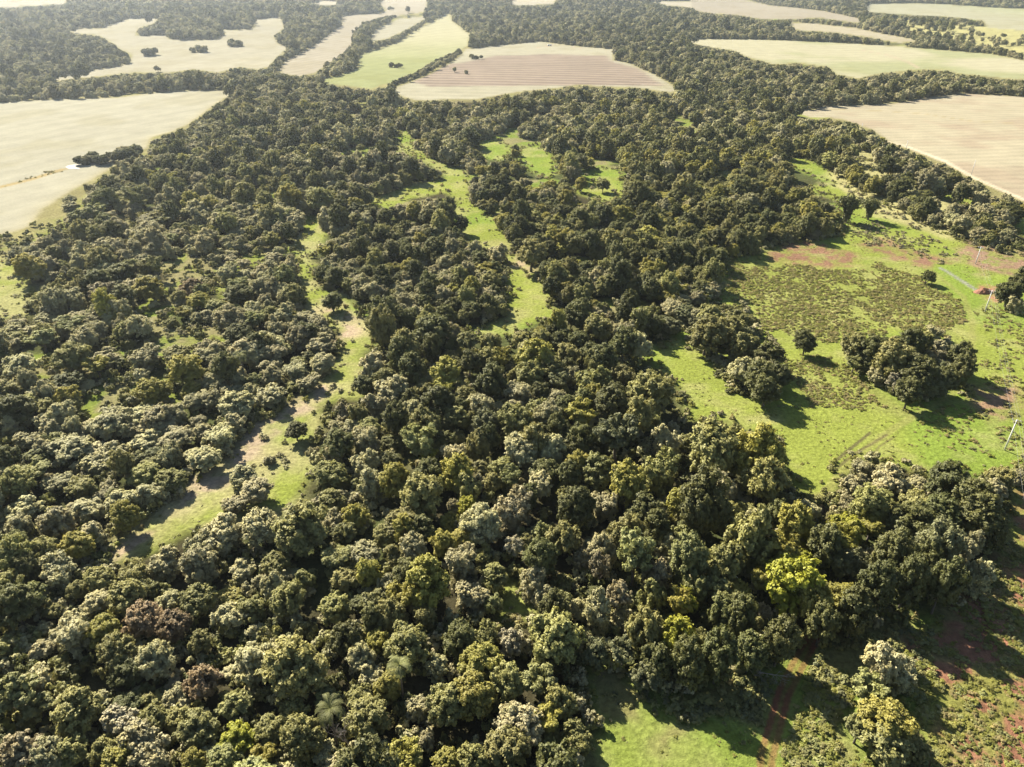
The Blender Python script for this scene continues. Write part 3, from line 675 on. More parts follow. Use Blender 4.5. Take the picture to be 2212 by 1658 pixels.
put_tree(1741, 736, 22, 'dark', 'ovoid', 1, label='lone dark egg-shaped tree standing in the scrubby meadow', group='trees standing alone in the meadow', zs=.95)
_lean = put_tree(2004, 596, 16, 'dark', 'dome', 2, label='lone dark leaning tree on the bright grass strip', group='trees standing alone in the meadow')
_lean.rotation_euler = (0, .24, 0)
put_tree(1835, 443, 28, 'dark', 'bamboo', 0, 'bamboo_clump', 'tall dark feathery bamboo clump, larger of the pair on the grass', 'bamboo', 'bamboo clumps', 1.0, BAMBOO, BTRUNK)
put_tree(1882, 446, 22, 'dark', 'bamboo', 0, 'bamboo_clump', 'smaller dark feathery bamboo clump at the right of the pair', 'bamboo', 'bamboo clumps', 1.0, BAMBOO, BTRUNK)

# ------------------------------------------------------------------ the rest of the wood, scrub: one object each
GROUPS = {}
def scatter(name, protos, idx, loc, rot, scl, label, cat):
    """one object that carries protos[idx] at every point"""
    pc = bpy.data.collections.new(name + '_kinds')
    for i, (me, mat) in enumerate(protos):
        o = bpy.data.objects.new('%s_kind_%03d' % (name, i), me); pc.objects.link(o)
        o.material_slots[0].link = 'OBJECT'; o.material_slots[0].material = mat
    me = bpy.data.meshes.new(name); n = len(loc)
    me.vertices.add(n); me.vertices.foreach_set('co', np.asarray(loc, np.float32).ravel())
    a = me.attributes.new('pick', 'INT', 'POINT'); a.data.foreach_set('value', np.asarray(idx, np.int32))
    a = me.attributes.new('turn', 'FLOAT_VECTOR', 'POINT'); a.data.foreach_set('vector', np.asarray(rot, np.float32).ravel())
    a = me.attributes.new('size', 'FLOAT_VECTOR', 'POINT'); a.data.foreach_set('vector', np.asarray(scl, np.float32).ravel())
    ob = link(name, me, label=label, category=cat, kind='stuff')
    ng = bpy.data.node_groups.new(name + '_scatter', 'GeometryNodeTree')
    ng.interface.new_socket('Geometry', in_out='INPUT', socket_type='NodeSocketGeometry')
    ng.interface.new_socket('Geometry', in_out='OUTPUT', socket_type='NodeSocketGeometry')
    N, L = ng.nodes, ng.links
    gi = N.new('NodeGroupInput'); go = N.new('NodeGroupOutput')
    ip = N.new('GeometryNodeInstanceOnPoints'); ci = N.new('GeometryNodeCollectionInfo')
    ci.inputs['Collection'].default_value = pc; ci.inputs['Separate Children'].default_value = True; ci.inputs['Reset Children'].default_value = True
    ip.inputs['Pick Instance'].default_value = True
    def attr(nm, ty):
        q = N.new('GeometryNodeInputNamedAttribute'); q.data_type = ty; q.inputs['Name'].default_value = nm; return q.outputs['Attribute']
    L.new(gi.outputs[0], ip.inputs['Points']); L.new(ci.outputs[0], ip.inputs['Instance'])
    L.new(attr('pick', 'INT'), ip.inputs['Instance Index']); L.new(attr('turn', 'FLOAT_VECTOR'), ip.inputs['Rotation']); L.new(attr('size', 'FLOAT_VECTOR'), ip.inputs['Scale'])
    L.new(ip.outputs[0], go.inputs[0])
    md = ob.modifiers.new('scatter', 'NODES'); md.node_group = ng
    return ob
SPN = ['pale', 'olive', 'dark', 'yellow', 'green', 'grey', 'tan', 'blue', 'silver', 'rust']
def build_woodland():
    # jittered cells, finer near by
    pts = []
    for y0, y1, cell in ((25, 330, 4.0), (330, 700, 4.7), (700, 1400, 5.8), (1400, 2900, 7.6)):
        ny = int((y1 - y0) / cell)
        for j in range(ny):
            yy = y0 + (j + .5) * cell; half = (yy * CP + CAM_H * SP) * PW / 2 / FPX * 1.16 + 22
            nx = int(2 * half / cell); xx = -half + (np.arange(nx) + .5 + .5 * (j % 2)) * cell
            pts.append(np.stack([xx, np.full(nx, yy), np.full(nx, cell)], 1))
    pts = np.concatenate(pts); n = len(pts); rng = np.random.default_rng(11)
    x = pts[:, 0] + (rng.random(n) - .5) * pts[:, 2] * .95; y = pts[:, 1] + (rng.random(n) - .5) * pts[:, 2] * .95; cell = pts[:, 2]
    R = cell * (.54 + .50 * rng.random(n) ** 1.5)
    big = fbm(x / 60, y / 60, 3, 40)
    R *= .85 + .4 * big; R = np.where(y > 700, R * .86, R)
    z = height(x, y); vx, vy, dep = project(x, y, z)
    # species by place
    W = np.zeros((n, len(SPN))); nz = fbm(x / 22, y / 22, 2, 61); nz2 = fbm(x / 35, y / 35, 2, 77)
    def setw(m, d):
        for k, v in d.items(): W[m, SPN.index(k)] = v
    setw(np.ones(n, bool), dict(grey=.48, olive=.17, dark=.24, pale=.07, yellow=.04))
    left = (vx < 720) & (vy > 430); W[left] = 0
    setw(left, dict(pale=.38, grey=.29, olive=.14, green=.07, dark=.07, yellow=.05))
    core = (vx > 760) & (vx < 1720) & (vy > 700); W[core] = 0
    setw(core, dict(olive=.38, dark=.34, yellow=.06, pale=.11, grey=.08, green=.03))
    rmid = (vx > 1080) & (vx < 1860) & (vy > 330) & (vy < 700); W[rmid] = 0
    setw(rmid, dict(olive=.38, dark=.30, yellow=.18, grey=.14))
    bl = (vx < 760) & (vy > 1120); W[bl] = 0
    setw(bl, dict(olive=.40, pale=.27, dark=.16, green=.07, yellow=.08, tan=.02))
    farm = dep > 620; W[farm] = 0
    setw(farm, dict(grey=.56, dark=.20, blue=.10, olive=.06, pale=.08))
    W[:, 0] *= .3 + 1.6 * nz; W[:, 2] *= .3 + 1.6 * nz2
    cum = np.cumsum(W / W.sum(1, keepdims=True), 1); sp = (rng.random(n)[:, None] > cum).sum(1).clip(0, len(SPN) - 1)
    shn = list(SHAPES); shape = np.empty(n, int); var = np.empty(n, int)
    for k, s in enumerate(SPN):
        m = np.where(sp == k)[0]; ch = [shn.index(q) for q in SHAPE_OF[s]]
        shape[m] = np.array(ch)[rng.integers(0, len(ch), len(m))]
    cnt = np.array([SHAPES[s] for s in shn]); var = (rng.random(n) * cnt[shape]).astype(int)
    zs = .72 + .62 * rng.random(n) ** 1.4
    zs = np.where(left, zs * (.6 + .5 * rng.random(n)), zs); zs = np.where(core, zs * 1.15, zs); R = np.where(left, R * 1.16, R); R = np.where(core, R * 1.12, R)
    hk = np.array([HK[s] for s in shn])[shape] * R * zs
    # keep the open ground open: foot, sides and top of the crown must not cover it
    ok = (dep > 30)
    far = dep > 650
    def blocked(poly, sx, f, pads):
        b = pip(vx, vy, poly)
        ux, uy, _ = project(x, y, z + hk * .95); b |= pip(ux, uy, poly) & pads
        mx, my, _ = project(x, y, z + hk * .6); b |= pip(mx - R * FPX / dep * .8, my, poly) & pads; b |= pip(mx + R * FPX / dep * .8, my, poly) & pads
        return b
    for k, p in list(FIELDS.items()) + list(GRASS.items()):
        ok &= ~blocked(p, 0, 0, ~far | True)
    # thinner cover where the photograph shows scattered bushes
    thin = pip(vx, vy, [(1790,310),(1900,330),(2020,420),(2100,480),(2060,520),(1900,470),(1800,400)]) & (rng.random(n) < .55)
    thin |= pip(vx, vy, SPARSE[0]) & (rng.random(n) < .93)
    thin |= pip(vx, vy, SPARSE[2]) & (rng.random(n) < .7)
    thin |= pip(vx, vy, [(1060,400),(1300,330),(1330,460),(1240,480)]) & (rng.random(n) < .3)
    thin |= pip(vx, vy, [(750,860),(850,720),(1000,730),(840,1000)]) & (rng.random(n) < .15)
    thin |= (fbm(x / 22, y / 22, 3, 91) > .625) & (dep > 170) & (dep < 700) & ~core
    thin |= left & (rng.random(n) < .36) & (dep < 520)
    thin |= core & (rng.random(n) < .38)
    ok &= ~thin
    x, y, z, R, sp, shape, var, zs, dep, hk = [a[ok] for a in (x, y, z, R, sp, shape, var, zs, dep, hk)]
    # room for the individual trees; what squeezes between them is smaller
    A = np.array(placed); keep = np.ones(len(x), bool)
    nearm = np.where(dep < 700)[0]
    for c in range(0, len(nearm), 4000):
        q = nearm[c:c + 4000]
        d = np.hypot(x[q][:, None] - A[None, :, 0], y[q][:, None] - A[None, :, 1])
        room = (d / .86 - A[None, :, 2]).min(1)
        sq = room < R[q]; zs[q] = np.where(sq, zs[q] * .82, zs[q]); R[q] = np.minimum(R[q], np.maximum(room, .01)); keep[q] = room > 1.5
    x, y, z, R, sp, shape, var, zs, dep, hk = [a[keep] for a in (x, y, z, R, sp, shape, var, zs, dep, hk)]
    # hedgerows and small groves far off
    rows = [([(941,33),(906,54),(875,74),(841,91),(803,99),(775,110)], 4.2, 0, 2.3), ([(849,39),(819,45),(788,57),(773,73),(768,87),(773,100),(760,113),(742,131),(725,142),(706,155)], 2.4, 6, 3.0),
            ([(724,152),(748,150),(772,147)], 4, 2, 2.2), ([(995,113),(973,124),(945,139),(924,152),(911,162),(886,172),(862,180),(842,188)], 3.5, 1.5, 2.6),
            ([(1030,128),(1018,128),(1042,128)], 3.5, 2.5, 2.8), ([(836,146),(852,146),(868,147)], 3.5, 3, 2.8)]
    ex = []
    for l, sp_, jw, rr in rows:
        Wl = np.array(towld(l))
        for a, b in zip(Wl[:-1], Wl[1:]):
            m = max(1, int(np.hypot(*(b - a)) / sp_))
            for q in range(m): ex.append((*(a + (b - a) * (q + .5) / m + rng.normal(size=2) * jw * .5), rr * rng.uniform(.7, 1.35)))
    for (cx, cyy, hw, nn) in ((321,120,15,12),(428,113,17,14),(509,100,17,16),(845,22,8,6),(420,74,45,60),(500,58,40,40),(155,345,0,0),(188,352,20,14),(236,352,22,12),(278,342,26,24),(1440,715,22,4),(1470,690,30,7),(1500,650,30,7),(1535,632,28,7),(1530,705,46,9),(1570,745,50,9),(1620,790,48,9),(1655,830,34,7),(1900,790,60,13),(1965,800,60,13),(2030,795,55,12),(1975,845,40,8)):
        if not nn: continue
        gx, gy, gt = ground(np.array([float(cx)]), np.array([float(cyy)])); rad = hw / FPX * gt[0]
        Rm = min(4.5, rad * .5) if cyy < 500 else 3.3
        for q in range(nn):
            a = rng.random() * 6.28; r_ = rad * math.sqrt(rng.random()) * .85
            ex.append((gx[0] + math.cos(a) * r_, gy[0] + math.sin(a) * r_ * 1.2, Rm * rng.uniform(.75, 1.2)))
    ex = np.array(ex); m = len(ex)
    x = np.append(x, ex[:, 0]); y = np.append(y, ex[:, 1]); z = np.append(z, height(ex[:, 0], ex[:, 1])); R = np.append(R, ex[:, 2])
    sp = np.append(sp, rng.choice([SPN.index('dark'), SPN.index('grey'), SPN.index('blue')], m)); shape = np.append(shape, rng.choice([0, 2], m)); var = np.append(var, rng.integers(0, 3, m))
    zs = np.append(zs, np.full(m, .85)); dep = np.append(dep, np.where(ex[:, 1] > 500, 900.0, 200.0))
    # pick list: near and far kinds
    keys = {}; protos = []; idx = np.empty(len(x), int)
    for i in range(len(x)):
        kk = (sp[i], shape[i], var[i], dep[i] > 430)
        if kk not in keys:
            keys[kk] = len(protos); protos.append(((FARM if kk[3] else NEAR)[shn[kk[1]], kk[2]], SPEC[SPN[kk[0]]]))
        idx[i] = keys[kk]
    n = len(x)
    print('woodland', n, 'kinds', len(protos))
    rot = np.stack([rng.normal(size=n) * .06, rng.normal(size=n) * .06, rng.random(n) * 6.28], 1)
    scl = np.stack([R * (.9 + .2 * rng.random(n)), R * (.9 + .2 * rng.random(n)), R * zs], 1)
    scatter('woodland', protos, idx, np.stack([x, y, z - .05], 1), rot, scl, 'close canopy of grey-green and olive trees covering the land to the far fields', 'wood')
build_woodland()
def build_scrub():
    rng = np.random.default_rng(23)
    zones = [
     ([(1560,570),(1640,565),(1800,580),(1900,565),(1990,595),(2075,650),(2090,720),(2060,740),(1960,700),(1850,715),(1790,740),(1690,720),(1640,690),(1560,640)], 1.7, .3, .9, ('weed','straw','weed','olive','straw')),
     ([(1700,770),(1760,765),(1850,800),(1940,870),(1990,900),(1960,910),(1850,880),(1750,870),(1700,800)], 1.7, .3, .85, ('weed','straw','weed','olive','straw')),
     ([(1960,905),(2000,890),(2110,870),(2212,880),(2300,900),(2300,1020),(2100,1020),(2000,970)], .5, .3, .95, ('weed','straw','green')),
     ([(2110,690),(2140,640),(2212,690),(2300,700),(2300,880),(2212,860),(2140,840)], .5, .3, .95, ('weed','straw','olive')),
     ([(1980,1330),(2160,1250),(2190,1060),(2400,1060),(2500,1900),(1960,1900),(2020,1560),(1990,1420)], 2.6, .25, .95, ('weed','straw','green','weed')),
     ([(1250,1400),(1420,1480),(1560,1490),(1640,1560),(1640,1900),(1150,1900)], .8, .12, .5, ('weed','weed','green')),
     ([(1300,1440),(1420,1470),(1560,1560),(1500,1560),(1400,1500)], .5, .4, .9, ('green','blue','olive')),
     ([(1690,1500),(1760,1430),(1860,1400),(2000,1420),(1990,1850),(1690,1850)], 2.2, .35, 1.2, ('green','weed','weed','olive')),
     ([(1830,480),(1900,470),(2100,560),(2030,575),(1930,545),(1860,530)], .3, .5, 1.1, ('olive','tan','grey')),
     ([(1790,330),(1900,340),(2080,480),(2000,500),(1900,470),(1830,420)], .10, .8, 1.8, ('olive','grey','tan')),
     ([(1690,1400),(2000,1320),(2150,1250),(2060,1400),(1850,1420)], .35, .4, 1.0, ('olive','green','blue')),
     ([(1400,780),(1700,890),(1900,900),(2180,1010),(1900,1000),(1700,1040),(1480,890)], .4, .12, .5, ('weed','weed','straw')),
     ([(0,398),(140,362),(150,368),(0,408)], .4, .35, 1.0, ('straw','weed','olive')),
     ([(560,960),(650,900),(690,1000),(640,1090),(560,1060)], .10, .4, 1.4, ('pale','olive','grey')),
     ([(300,1110),(480,1040),(560,960),(600,1100),(400,1150),(260,1200)], .25, .15, .45, ('weed','straw','olive')),
     ([(730,750),(800,740),(800,870),(720,860)], .12, .4, 1.3, ('pale','grey','olive')),
     ([(1060,400),(1300,330),(1330,460),(1240,480),(1100,470)], .03, 1.0, 2.2, ('olive','grey')),
     ([(640,480),(700,480),(690,620),(800,700),(780,760),(700,700),(650,640)], .2, .2, .7, ('olive','grey')),
     ([(900,290),(1000,370),(1060,480),(1100,530),(1000,500),(980,400)], .04, .3, .9, ('olive','grey')),
     ([(1420,1480),(1560,1490),(1700,1420),(1900,1360),(2000,1400),(1850,1430),(1700,1520),(1640,1600),(1540,1560)], 1.4, .4, 1.4, ('blue','olive','green')),
     ([(1314,714),(1400,745),(1500,665),(1640,548),(1700,525),(1830,500),(2080,520),(2300,560),(2300,1010),(1900,985),(1700,1030),(1480,850)], .3, .12, .45, ('weed','straw')),
     ([(1690,400),(1800,405),(1900,520),(1760,520),(1690,420)], .3, .3, .8, ('olive','green')),
     ([(1448,690),(1500,660),(1548,655),(1600,680),(1640,700),(1690,760),(1700,830),(1665,885),(1600,850),(1517,790),(1448,765)], .5, .8, 2.2, ('dark','olive','grey')),
     ([(1790,752),(1811,732),(1900,730),(2018,735),(2060,750),(2098,800),(2060,860),(1966,885),(1925,865),(1840,800)], .5, .8, 2.2, ('dark','olive','grey')),
     ([(0,560),(50,600),(50,680),(0,690)], .06, .3, .8, ('olive','pale')),
     ([(1070,1250),(1180,1320),(1100,1345)], .2, .2, .6, ('olive','tan')),
    ]
    LOC, SCL, KEY = [], [], []
    names = ['olive', 'tan', 'grey', 'green', 'pale', 'blue', 'yellow', 'weed', 'straw', 'dark']
    for poly, den, r0, r1, sps in zones:
        Wp = np.array(towld(poly)); a, b = Wp.min(0), Wp.max(0); m = int((b[0] - a[0]) * (b[1] - a[1]) * den)
        m = min(m, 14000); p = a + rng.random((m, 2)) * (b - a); wq = np.stack([fbm(p[:, 0] / 12, p[:, 1] / 12, 3, 51), fbm(p[:, 0] / 12, p[:, 1] / 12, 3, 52)], 1) - .5; p = p[pip(p[:, 0] + 26 * wq[:, 0], p[:, 1] + 26 * wq[:, 1], [tuple(q) for q in Wp])]
        c = fbm(p[:, 0] / 7, p[:, 1] / 7, 3, 31); p = p[c + .22 * rng.random(len(p)) > (.66 if r1 <= .5 else (.45 if den >= 1.5 else .53))]
        d = ldist(p[:, 0], p[:, 1], WT[0][0]); d2 = ldist(p[:, 0], p[:, 1], WT[1][0]); p = p[(d > 2.2) & (d2 > 1.6)]
        m = len(p); r = r0 + (r1 - r0) * rng.random(m) ** 2
        LOC.append(np.stack([p[:, 0], p[:, 1], height(p[:, 0], p[:, 1]) - .03], 1)); SCL.append(np.stack([r, r * (.8 + .4 * rng.random(m)), r * ((.4 if 'weed' in sps else .7) + .4 * rng.random(m))], 1))
        KEY.append(np.array([names.index(s) for s in sps])[rng.integers(0, len(sps), m)])
    for k, Wp in WG.items():
        if k in ('bare',): continue
        for a, b in zip(Wp, Wp[1:] + Wp[:1]):
            a = np.array(a); b = np.array(b); e = b - a; ln = math.hypot(*e)
            if ln > 160 or ln < .5: continue
            m = int(ln * (.35 if k in ('corridor', 'branch', 'mid') else .9)); t = rng.random((m, 1)); nn = np.array([-e[1], e[0]]) / ln
            p = a + e * t + nn * rng.normal(size=(m, 1)) * 2.0; r = .35 + 1.0 * rng.random(m) ** 2.2
            d = ldist(p[:, 0], p[:, 1], WT[0][0]); p = p[d > 2.4]; r = r[d > 2.4]; m = len(p)
            LOC.append(np.stack([p[:, 0], p[:, 1], height(p[:, 0], p[:, 1]) - .03], 1)); SCL.append(np.stack([r, r * 1.1, r * (.7 + .6 * rng.random(m))], 1))
            KEY.append(np.array([names.index(q) for q in ('weed', 'olive', 'grey', 'straw', 'weed')])[rng.integers(0, 5, m)])
    LOC = np.concatenate(LOC); SCL = np.concatenate(SCL); KEY = np.concatenate(KEY); n = len(LOC); v = rng.integers(0, 4, n)
    protos = [(SHRUB[j], SPEC[s]) for s in names for j in range(4)]
    rot = np.stack([rng.normal(size=n) * .1, rng.normal(size=n) * .1, rng.random(n) * 6.28], 1)
    print('scrub', n)
    scatter('scrub', protos, KEY * 4 + v, LOC, rot, SCL, 'low scrubby bushes and weeds scattered over the meadow and the red slope', 'scrub')
    # undergrowth between the near trunks
    m = 9000; y = 45 + 300 * rng.random(m) ** 1.3; half = (y * CP + CAM_H * SP) * .75 + 10; x = (rng.random(m) * 2 - 1) * half
    z = height(x, y); vx, vy, dep = project(x, y, z + 1.0); ok = np.ones(m, bool)
    for p in list(GRASS.values()) + list(FIELDS.values()): ok &= ~pip(vx, vy, p)
    x, y, z = x[ok], y[ok], z[ok]; m = len(x); r = 1.0 + 1.2 * rng.random(m)
    names2 = ['dark', 'olive', 'grey']
    protos = [(SHRUB[j], SPEC[s]) for s in names2 for j in range(4)]
    scatter('undergrowth', protos, rng.integers(0, 12, m), np.stack([x, y, z], 1), np.stack([x * 0, x * 0, rng.random(m) * 6.28], 1), np.stack([r, r, r * (1 + .6 * rng.random(m))], 1),
            'shaded low undergrowth showing in the gaps between the near trees', 'undergrowth')
build_scrub()

# ------------------------------------------------------------------ palms
def palm(px, py, H, label, seed, L=3.4):
    rng = random.Random(seed)
    x, y, t = ground(np.array([float(px)]), np.array([float(py)]), H); x, y = float(x[0]), float(y[0])
    e = bpy.data.objects.new('palm_tree', None); COL.objects.link(e); e.location = (x, y, float(height(x, y)))
    e['label'] = label; e['category'] = 'palm'; e['group'] = 'palms among the trees'
    V, P = [], []
    tube(V, P, [(0, 0, -.3), (.05, .02, H * .4), (.02, .08, H * .8), (0, 0, H)], [.22, .17, .15, .17], 8)
    link('trunk', mesh_from('trunk', V, polys=P, mats=[BARK], smooth=True), e)
    V, P = [], []
    for k in range(17):
        a = k * 2.4 + rng.uniform(-.2, .2); el = rng.uniform(-.1, 1.25); ln = L * rng.uniform(.85, 1.1)
        pts = []; p = Vector((0, 0, H)); ang = el
        for s in range(15):
            pts.append(p.copy()); st = ln / 14
            p = p + Vector((math.cos(a) * math.cos(ang), math.sin(a) * math.cos(ang), math.sin(ang))) * st; ang -= .13 + .02 * s * .4
        tube(V, P, pts, [.05 * (1 - i / 16) for i in range(15)], 4)
        side = Vector((-math.sin(a), math.cos(a), 0))
        for i in range(1, 15):
            wl = .55 * math.sin(math.pi * min(1, (i + 1.5) / 16.5)) ** .6
            fw = (pts[i] - pts[i - 1]).normalized()
            for s in (-1, 1):
                for q in (0,):
                    b = pts[i].lerp(pts[i - 1], q); tip = b + side * s * wl + fw * .42 + Vector((0, 0, -.30 + rng.uniform(-.12, .2))) * wl
                    n = len(V); V += [b - fw * .035, b + fw * .035, tip + fw * .015, tip - fw * .015]; P.append((n, n + 1, n + 2, n + 3))
    me = mesh_from('fronds', V, polys=P, mats=[SPEC['green']]); a_ = me.attributes.new('leafvar', 'FLOAT', 'POINT')
    a_.data.foreach_set('value', np.random.default_rng(seed).random(len(me.vertices)).astype(np.float32) * .6)
    link('fronds', me, e)
    placed.append((x, y, 2))
palm(712, 1532, 10.5, 'palm with a wide star of arching fronds beside the bare dead tree', 3)
palm(862, 1436, 10.5, 'palm with pale fronds poking out of the olive trees', 8, 2.9)
palm(1590, 500, 11.0, 'far palm at the dark edge of the wood by the red soil', 12, 3.6)
palm(518, 768, 9.5, 'small dark palm rising out of the pale left wood', 15, 3.0)

# ------------------------------------------------------------------ dead wood
def branching(V, P, p, d, ln, r, depth, rng, spread=.55, up=.1):
    path = [p]; q = p.copy(); dd = d.copy()
    for k in range(4):
        dd = (dd + Vector((rng.gauss(0, .14), rng.gauss(0, .14), rng.gauss(0, .1) + up * .3))).normalized(); q = q + dd * ln / 4; path.append(q.copy())
    tube(V, P, path, [r * (1 - .13 * k) for k in range(5)], 5)
    if depth:
        for k in range(3 if depth > 1 else 4):
            nd = (dd + Vector((rng.gauss(0, spread), rng.gauss(0, spread), rng.gauss(0, spread * .6) + up))).normalized()
            branching(V, P, path[rng.choice((2, 3, 4))].copy(), nd, ln * rng.uniform(.55, .8), r * .55, depth - 1, rng, spread, up)
def dead(px, py, name, label, cat, d, ln, r, depth, seed, up, lift):
    x, y, t = ground(np.array([float(px)]), np.array([float(py)]), lift); rng = random.Random(seed); V, P = [], []
    branching(V, P, Vector((0, 0, 0 if lift < 3 else -lift * .2)), Vector(d).normalized(), ln, r, depth, rng, .5, up)
    o = link(name, mesh_from(name, V, polys=P, mats=[DEADWOOD], smooth=True), label=label, category=cat)
    o.location = (float(x[0]), float(y[0]), float(height(x[0], y[0])) + (lift if lift < 3 else 0)); return o
dead(758, 1578, 'dead_tree', 'small bare greyish dead tree with twiggy crown beside the front palm', 'dead tree', (.02, .05, 1), 3.4, .11, 4, 5, .25, 4.2)
dead(1640, 1452, 'dead_branch', 'bleached leafless fallen branch reaching over the dirt track', 'dead branch', (1, -.55, .05), 2.6, .09, 4, 9, .02, 1.4)
dead(1612, 1440, 'dead_branch', 'thin bleached fallen branch left of the larger one, in deep shade', 'dead branch', (.5, -1, .03), 2.2, .07, 3, 14, .02, 1.2)
def log_(px, py, ln, rz, label, seed):
    V, P = [], []; r = random.Random(seed)
    tube(V, P, [(-ln / 2, 0, .22), (-ln / 4, r.gauss(0, .08), .24), (ln / 5, r.gauss(0, .08), .22), (ln / 2, 0, .2)], [.26, .24, .2, .15], 8)
    x, y, t = ground(np.array([float(px)]), np.array([float(py)]))
    o = link('log', mesh_from('log', V, polys=P, mats=[BARK], smooth=True), label=label, category='log'); o.location = (float(x[0]), float(y[0]), float(height(x[0], y[0]))); o.rotation_euler = (0, 0, rz)
log_(1953, 533, 4.6, .08, 'dark felled log on the red soil, the farther of two', 1)
log_(1951, 537, 4.0, .14, 'dark felled log on the red soil, the nearer of two', 2)
def mound():
    rng = np.random.default_rng(4); V, P = [], []; nr, ns = 7, 18
    for i in range(nr):
        for k in range(ns):
            a = 2 * math.pi * k / ns; r = i / (nr - 1); rr = r * 2.6 * (1 + .2 * math.sin(2 * a + 1))
            V.append((rr * math.cos(a) * 1.3, rr * math.sin(a), 1.7 * (1 - r ** 1.6) + rng.normal() * .13 * (r < .95) - .1 * (r > .95)))
    for i in range(nr - 1):
        for k in range(ns): P.append((i * ns + k, i * ns + (k + 1) % ns, (i + 1) * ns + (k + 1) % ns, (i + 1) * ns + k))
    x, y, t = ground(np.array([2124.0]), np.array([632.0]))
    o = link('earth_mound', mesh_from('earth_mound', V, polys=P, mats=[EARTH]), label='heap of dug red earth beside the middle power pole', category='earth mound'); o.location = (float(x[0]), float(y[0]), float(height(x[0], y[0])))
mound()

# ------------------------------------------------------------------ power line
def pole(px, py, H, label, ang):
    x, y, t = ground(np.array([float(px)]), np.array([float(py)])); x, y = float(x[0]), float(y[0]); z = float(height(x, y))
    e = bpy.data.objects.new('power_pole', None); COL.objects.link(e); e.location = (x, y, z); e.rotation_euler = (0, 0, ang)
    e['label'] = label; e['category'] = 'power pole'; e['group'] = 'concrete poles of the power line'
    V, P = [], []; tube(V, P, [(0, 0, -.5), (0, 0, H * .5), (0, 0, H)], [.21, .17, .12], 8); link('post', mesh_from('post', V, polys=P, mats=[CONCRETE], smooth=True), e)
    V, P = [], []; tube(V, P, [(-1.0, .16, H - .35), (1.0, .16, H - .35)], [.07, .07], 4); link('crossarm', mesh_from('crossarm', V, polys=P, mats=[STEEL]), e)
    tops = []
    for s in (-.9, .25, .9):
        V, P = [], []; tube(V, P, [(s, .16, H - .28), (s, .16, H - .2), (s, .16, H - .12), (s, .16, H - .02)], [.03, .08, .06, .03], 8); link('insulator', mesh_from('insulator', V, polys=P, mats=[STEEL], smooth=True), e)
        tops.append(Matrix.Translation((x, y, z)) @ Matrix.Rotation(ang, 4, 'Z') @ Vector((s, .16, H)))
    return tops
la = -.42
T1 = pole(2170, 973, 9.4, 'nearest pale concrete power pole at the right edge of the meadow', la)
T2 = pole(2127, 675, 8.6, 'pale concrete power pole beside the red earth mound', la)
T3 = pole(2107, 571, 7.6, 'pale concrete power pole behind the lone leaning tree, by the ditch', la)
pole(2098, 378, 8.5, 'faint power pole against the right cream field, nearest the edge trees', .9)
pole(1954, 333, 8.5, 'slim power pole at the edge of the cream field above scrub', .9)
pole(1857, 296, 9.5, 'white power pole standing among trees left of the cream field', .9)
pole(1634, 232, 9.0, 'small white power pole poking from the far wood', .9)
d = (T1[1] - T2[1]); d.z = 0
T0 = [p + d * .9 for p in T1]
for k in range(3):
    V, P = [], []
    for a, b in ((T0[k], T1[k]), (T1[k], T2[k]), (T2[k], T3[k])):
        path = []
        for s in range(13):
            t = s / 12; q = a.lerp(b, t); q.z -= 1.1 * 4 * t * (1 - t); path.append(q)
        tube(V, P, path, [.012] * 13, 4)
    link('power_wire', mesh_from('power_wire', V, polys=P, mats=[CABLE]), label=['left wire of the power line strung between concrete poles', 'middle wire of the power line strung between concrete poles', 'right wire of the power line strung between concrete poles'][k], category='wire', group='wires of the power line')

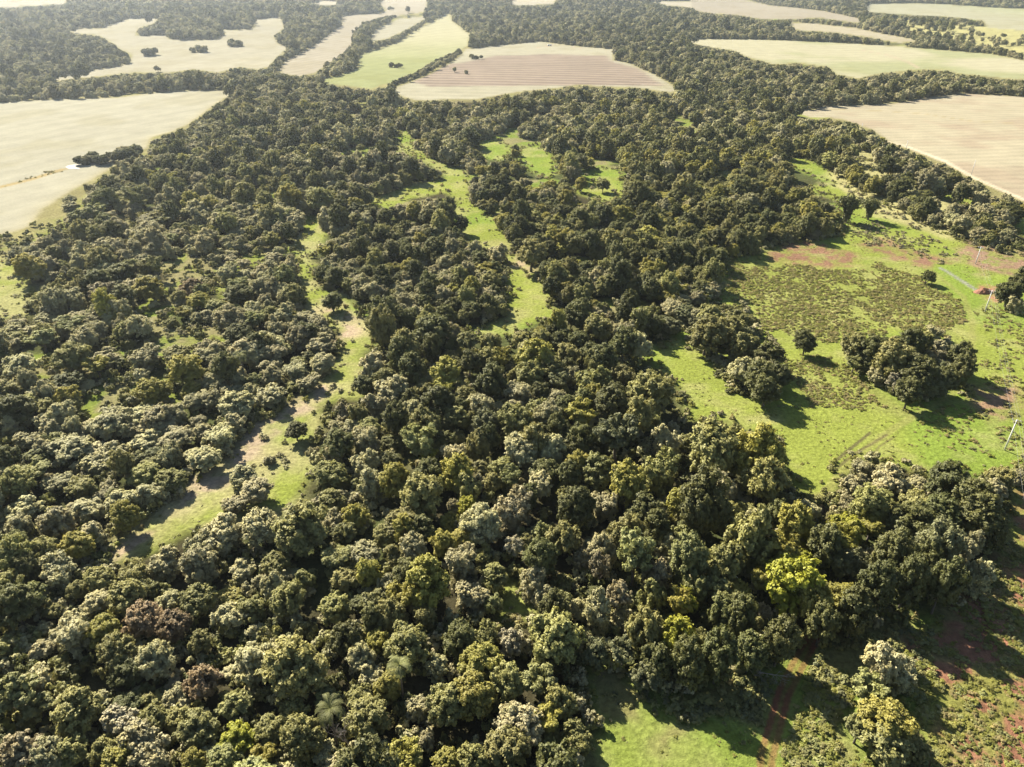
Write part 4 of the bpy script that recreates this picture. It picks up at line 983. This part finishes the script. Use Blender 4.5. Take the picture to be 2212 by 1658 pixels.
# ------------------------------------------------------------------ small farm machine by the ploughed field
def machine():
    white = plain('machine_paint', (.62, .60, .54), .5, 2.0, .1); dark = plain('tyre_rubber', (.03, .03, .03), .9); glass = plain('cab_glass', (.08, .1, .11), .15, 1, .1)
    x, y, t = ground(np.array([1187.0]), np.array([100.0])); e = bpy.data.objects.new('farm_truck', None); COL.objects.link(e)
    e.location = (float(x[0]), float(y[0]), float(height(x[0], y[0]))); e.rotation_euler = (0, 0, .15); e['label'] = 'small pale farm truck parked on the headland behind the ploughed field'; e['category'] = 'truck'
    def box(nm, c, s, m, par):
        V = [(c[0] + i * s[0] / 2, c[1] + j * s[1] / 2, c[2] + k * s[2] / 2) for i in (-1, 1) for j in (-1, 1) for k in (-1, 1)]
        V = [(v[0] * (1 if v[2] < c[2] else .94) + c[0] * (0 if v[2] < c[2] else .06), v[1] * (1 if v[2] < c[2] else .92), v[2]) for v in V]
        return link(nm, mesh_from(nm, V, polys=[(0, 1, 3, 2), (4, 6, 7, 5), (0, 4, 5, 1), (2, 3, 7, 6), (0, 2, 6, 4), (1, 5, 7, 3)], mats=[m]), par)
    box('chassis', (0, 0, .85), (6.2, 2.0, .3), dark, e); box('cargo_bed', (-.9, 0, 1.7), (4.0, 2.3, 1.3), white, e)
    cab = box('cab', (2.2, 0, 1.75), (1.8, 2.2, 1.6), white, e); box('windscreen', (3.12, 0, 2.05), (.06, 1.8, .7), glass, cab)
    for px, py in ((2.1, 1), (2.1, -1), (-1.2, 1), (-1.2, -1), (-2.2, 1), (-2.2, -1)):
        V, P = [], []; tube(V, P, [(px, py - .16, .48), (px, py + .16, .48)], [.48, .48], 14); link('wheel', mesh_from('wheel', V, polys=P, mats=[dark]), e)
machine()

# ------------------------------------------------------------------ haze
def haze():
    m, N, L = new_mat('haze_air'); out = N.new("ShaderNodeOutputMaterial"); pv = N.new("ShaderNodeVolumePrincipled")
    pv.inputs['Color'].default_value = (.80, .88, .98, 1); pv.inputs['Density'].default_value = .000078; pv.inputs['Anisotropy'].default_value = .68
    L.new(pv.outputs[0], out.inputs['Volume'])
    a, b, c0, c1 = 7600, 5400, -12, 118
    V = [(x, y, z) for x in (-a, a) for y in (-400, b) for z in (c0, c1)]
    o = link('haze', mesh_from('haze', V, polys=[(0, 1, 3, 2), (4, 6, 7, 5), (0, 4, 5, 1), (2, 3, 7, 6), (0, 2, 6, 4), (1, 5, 7, 3)], mats=[m]), label='thin pale haze filling the air over the land', category='haze', kind='stuff')
haze()
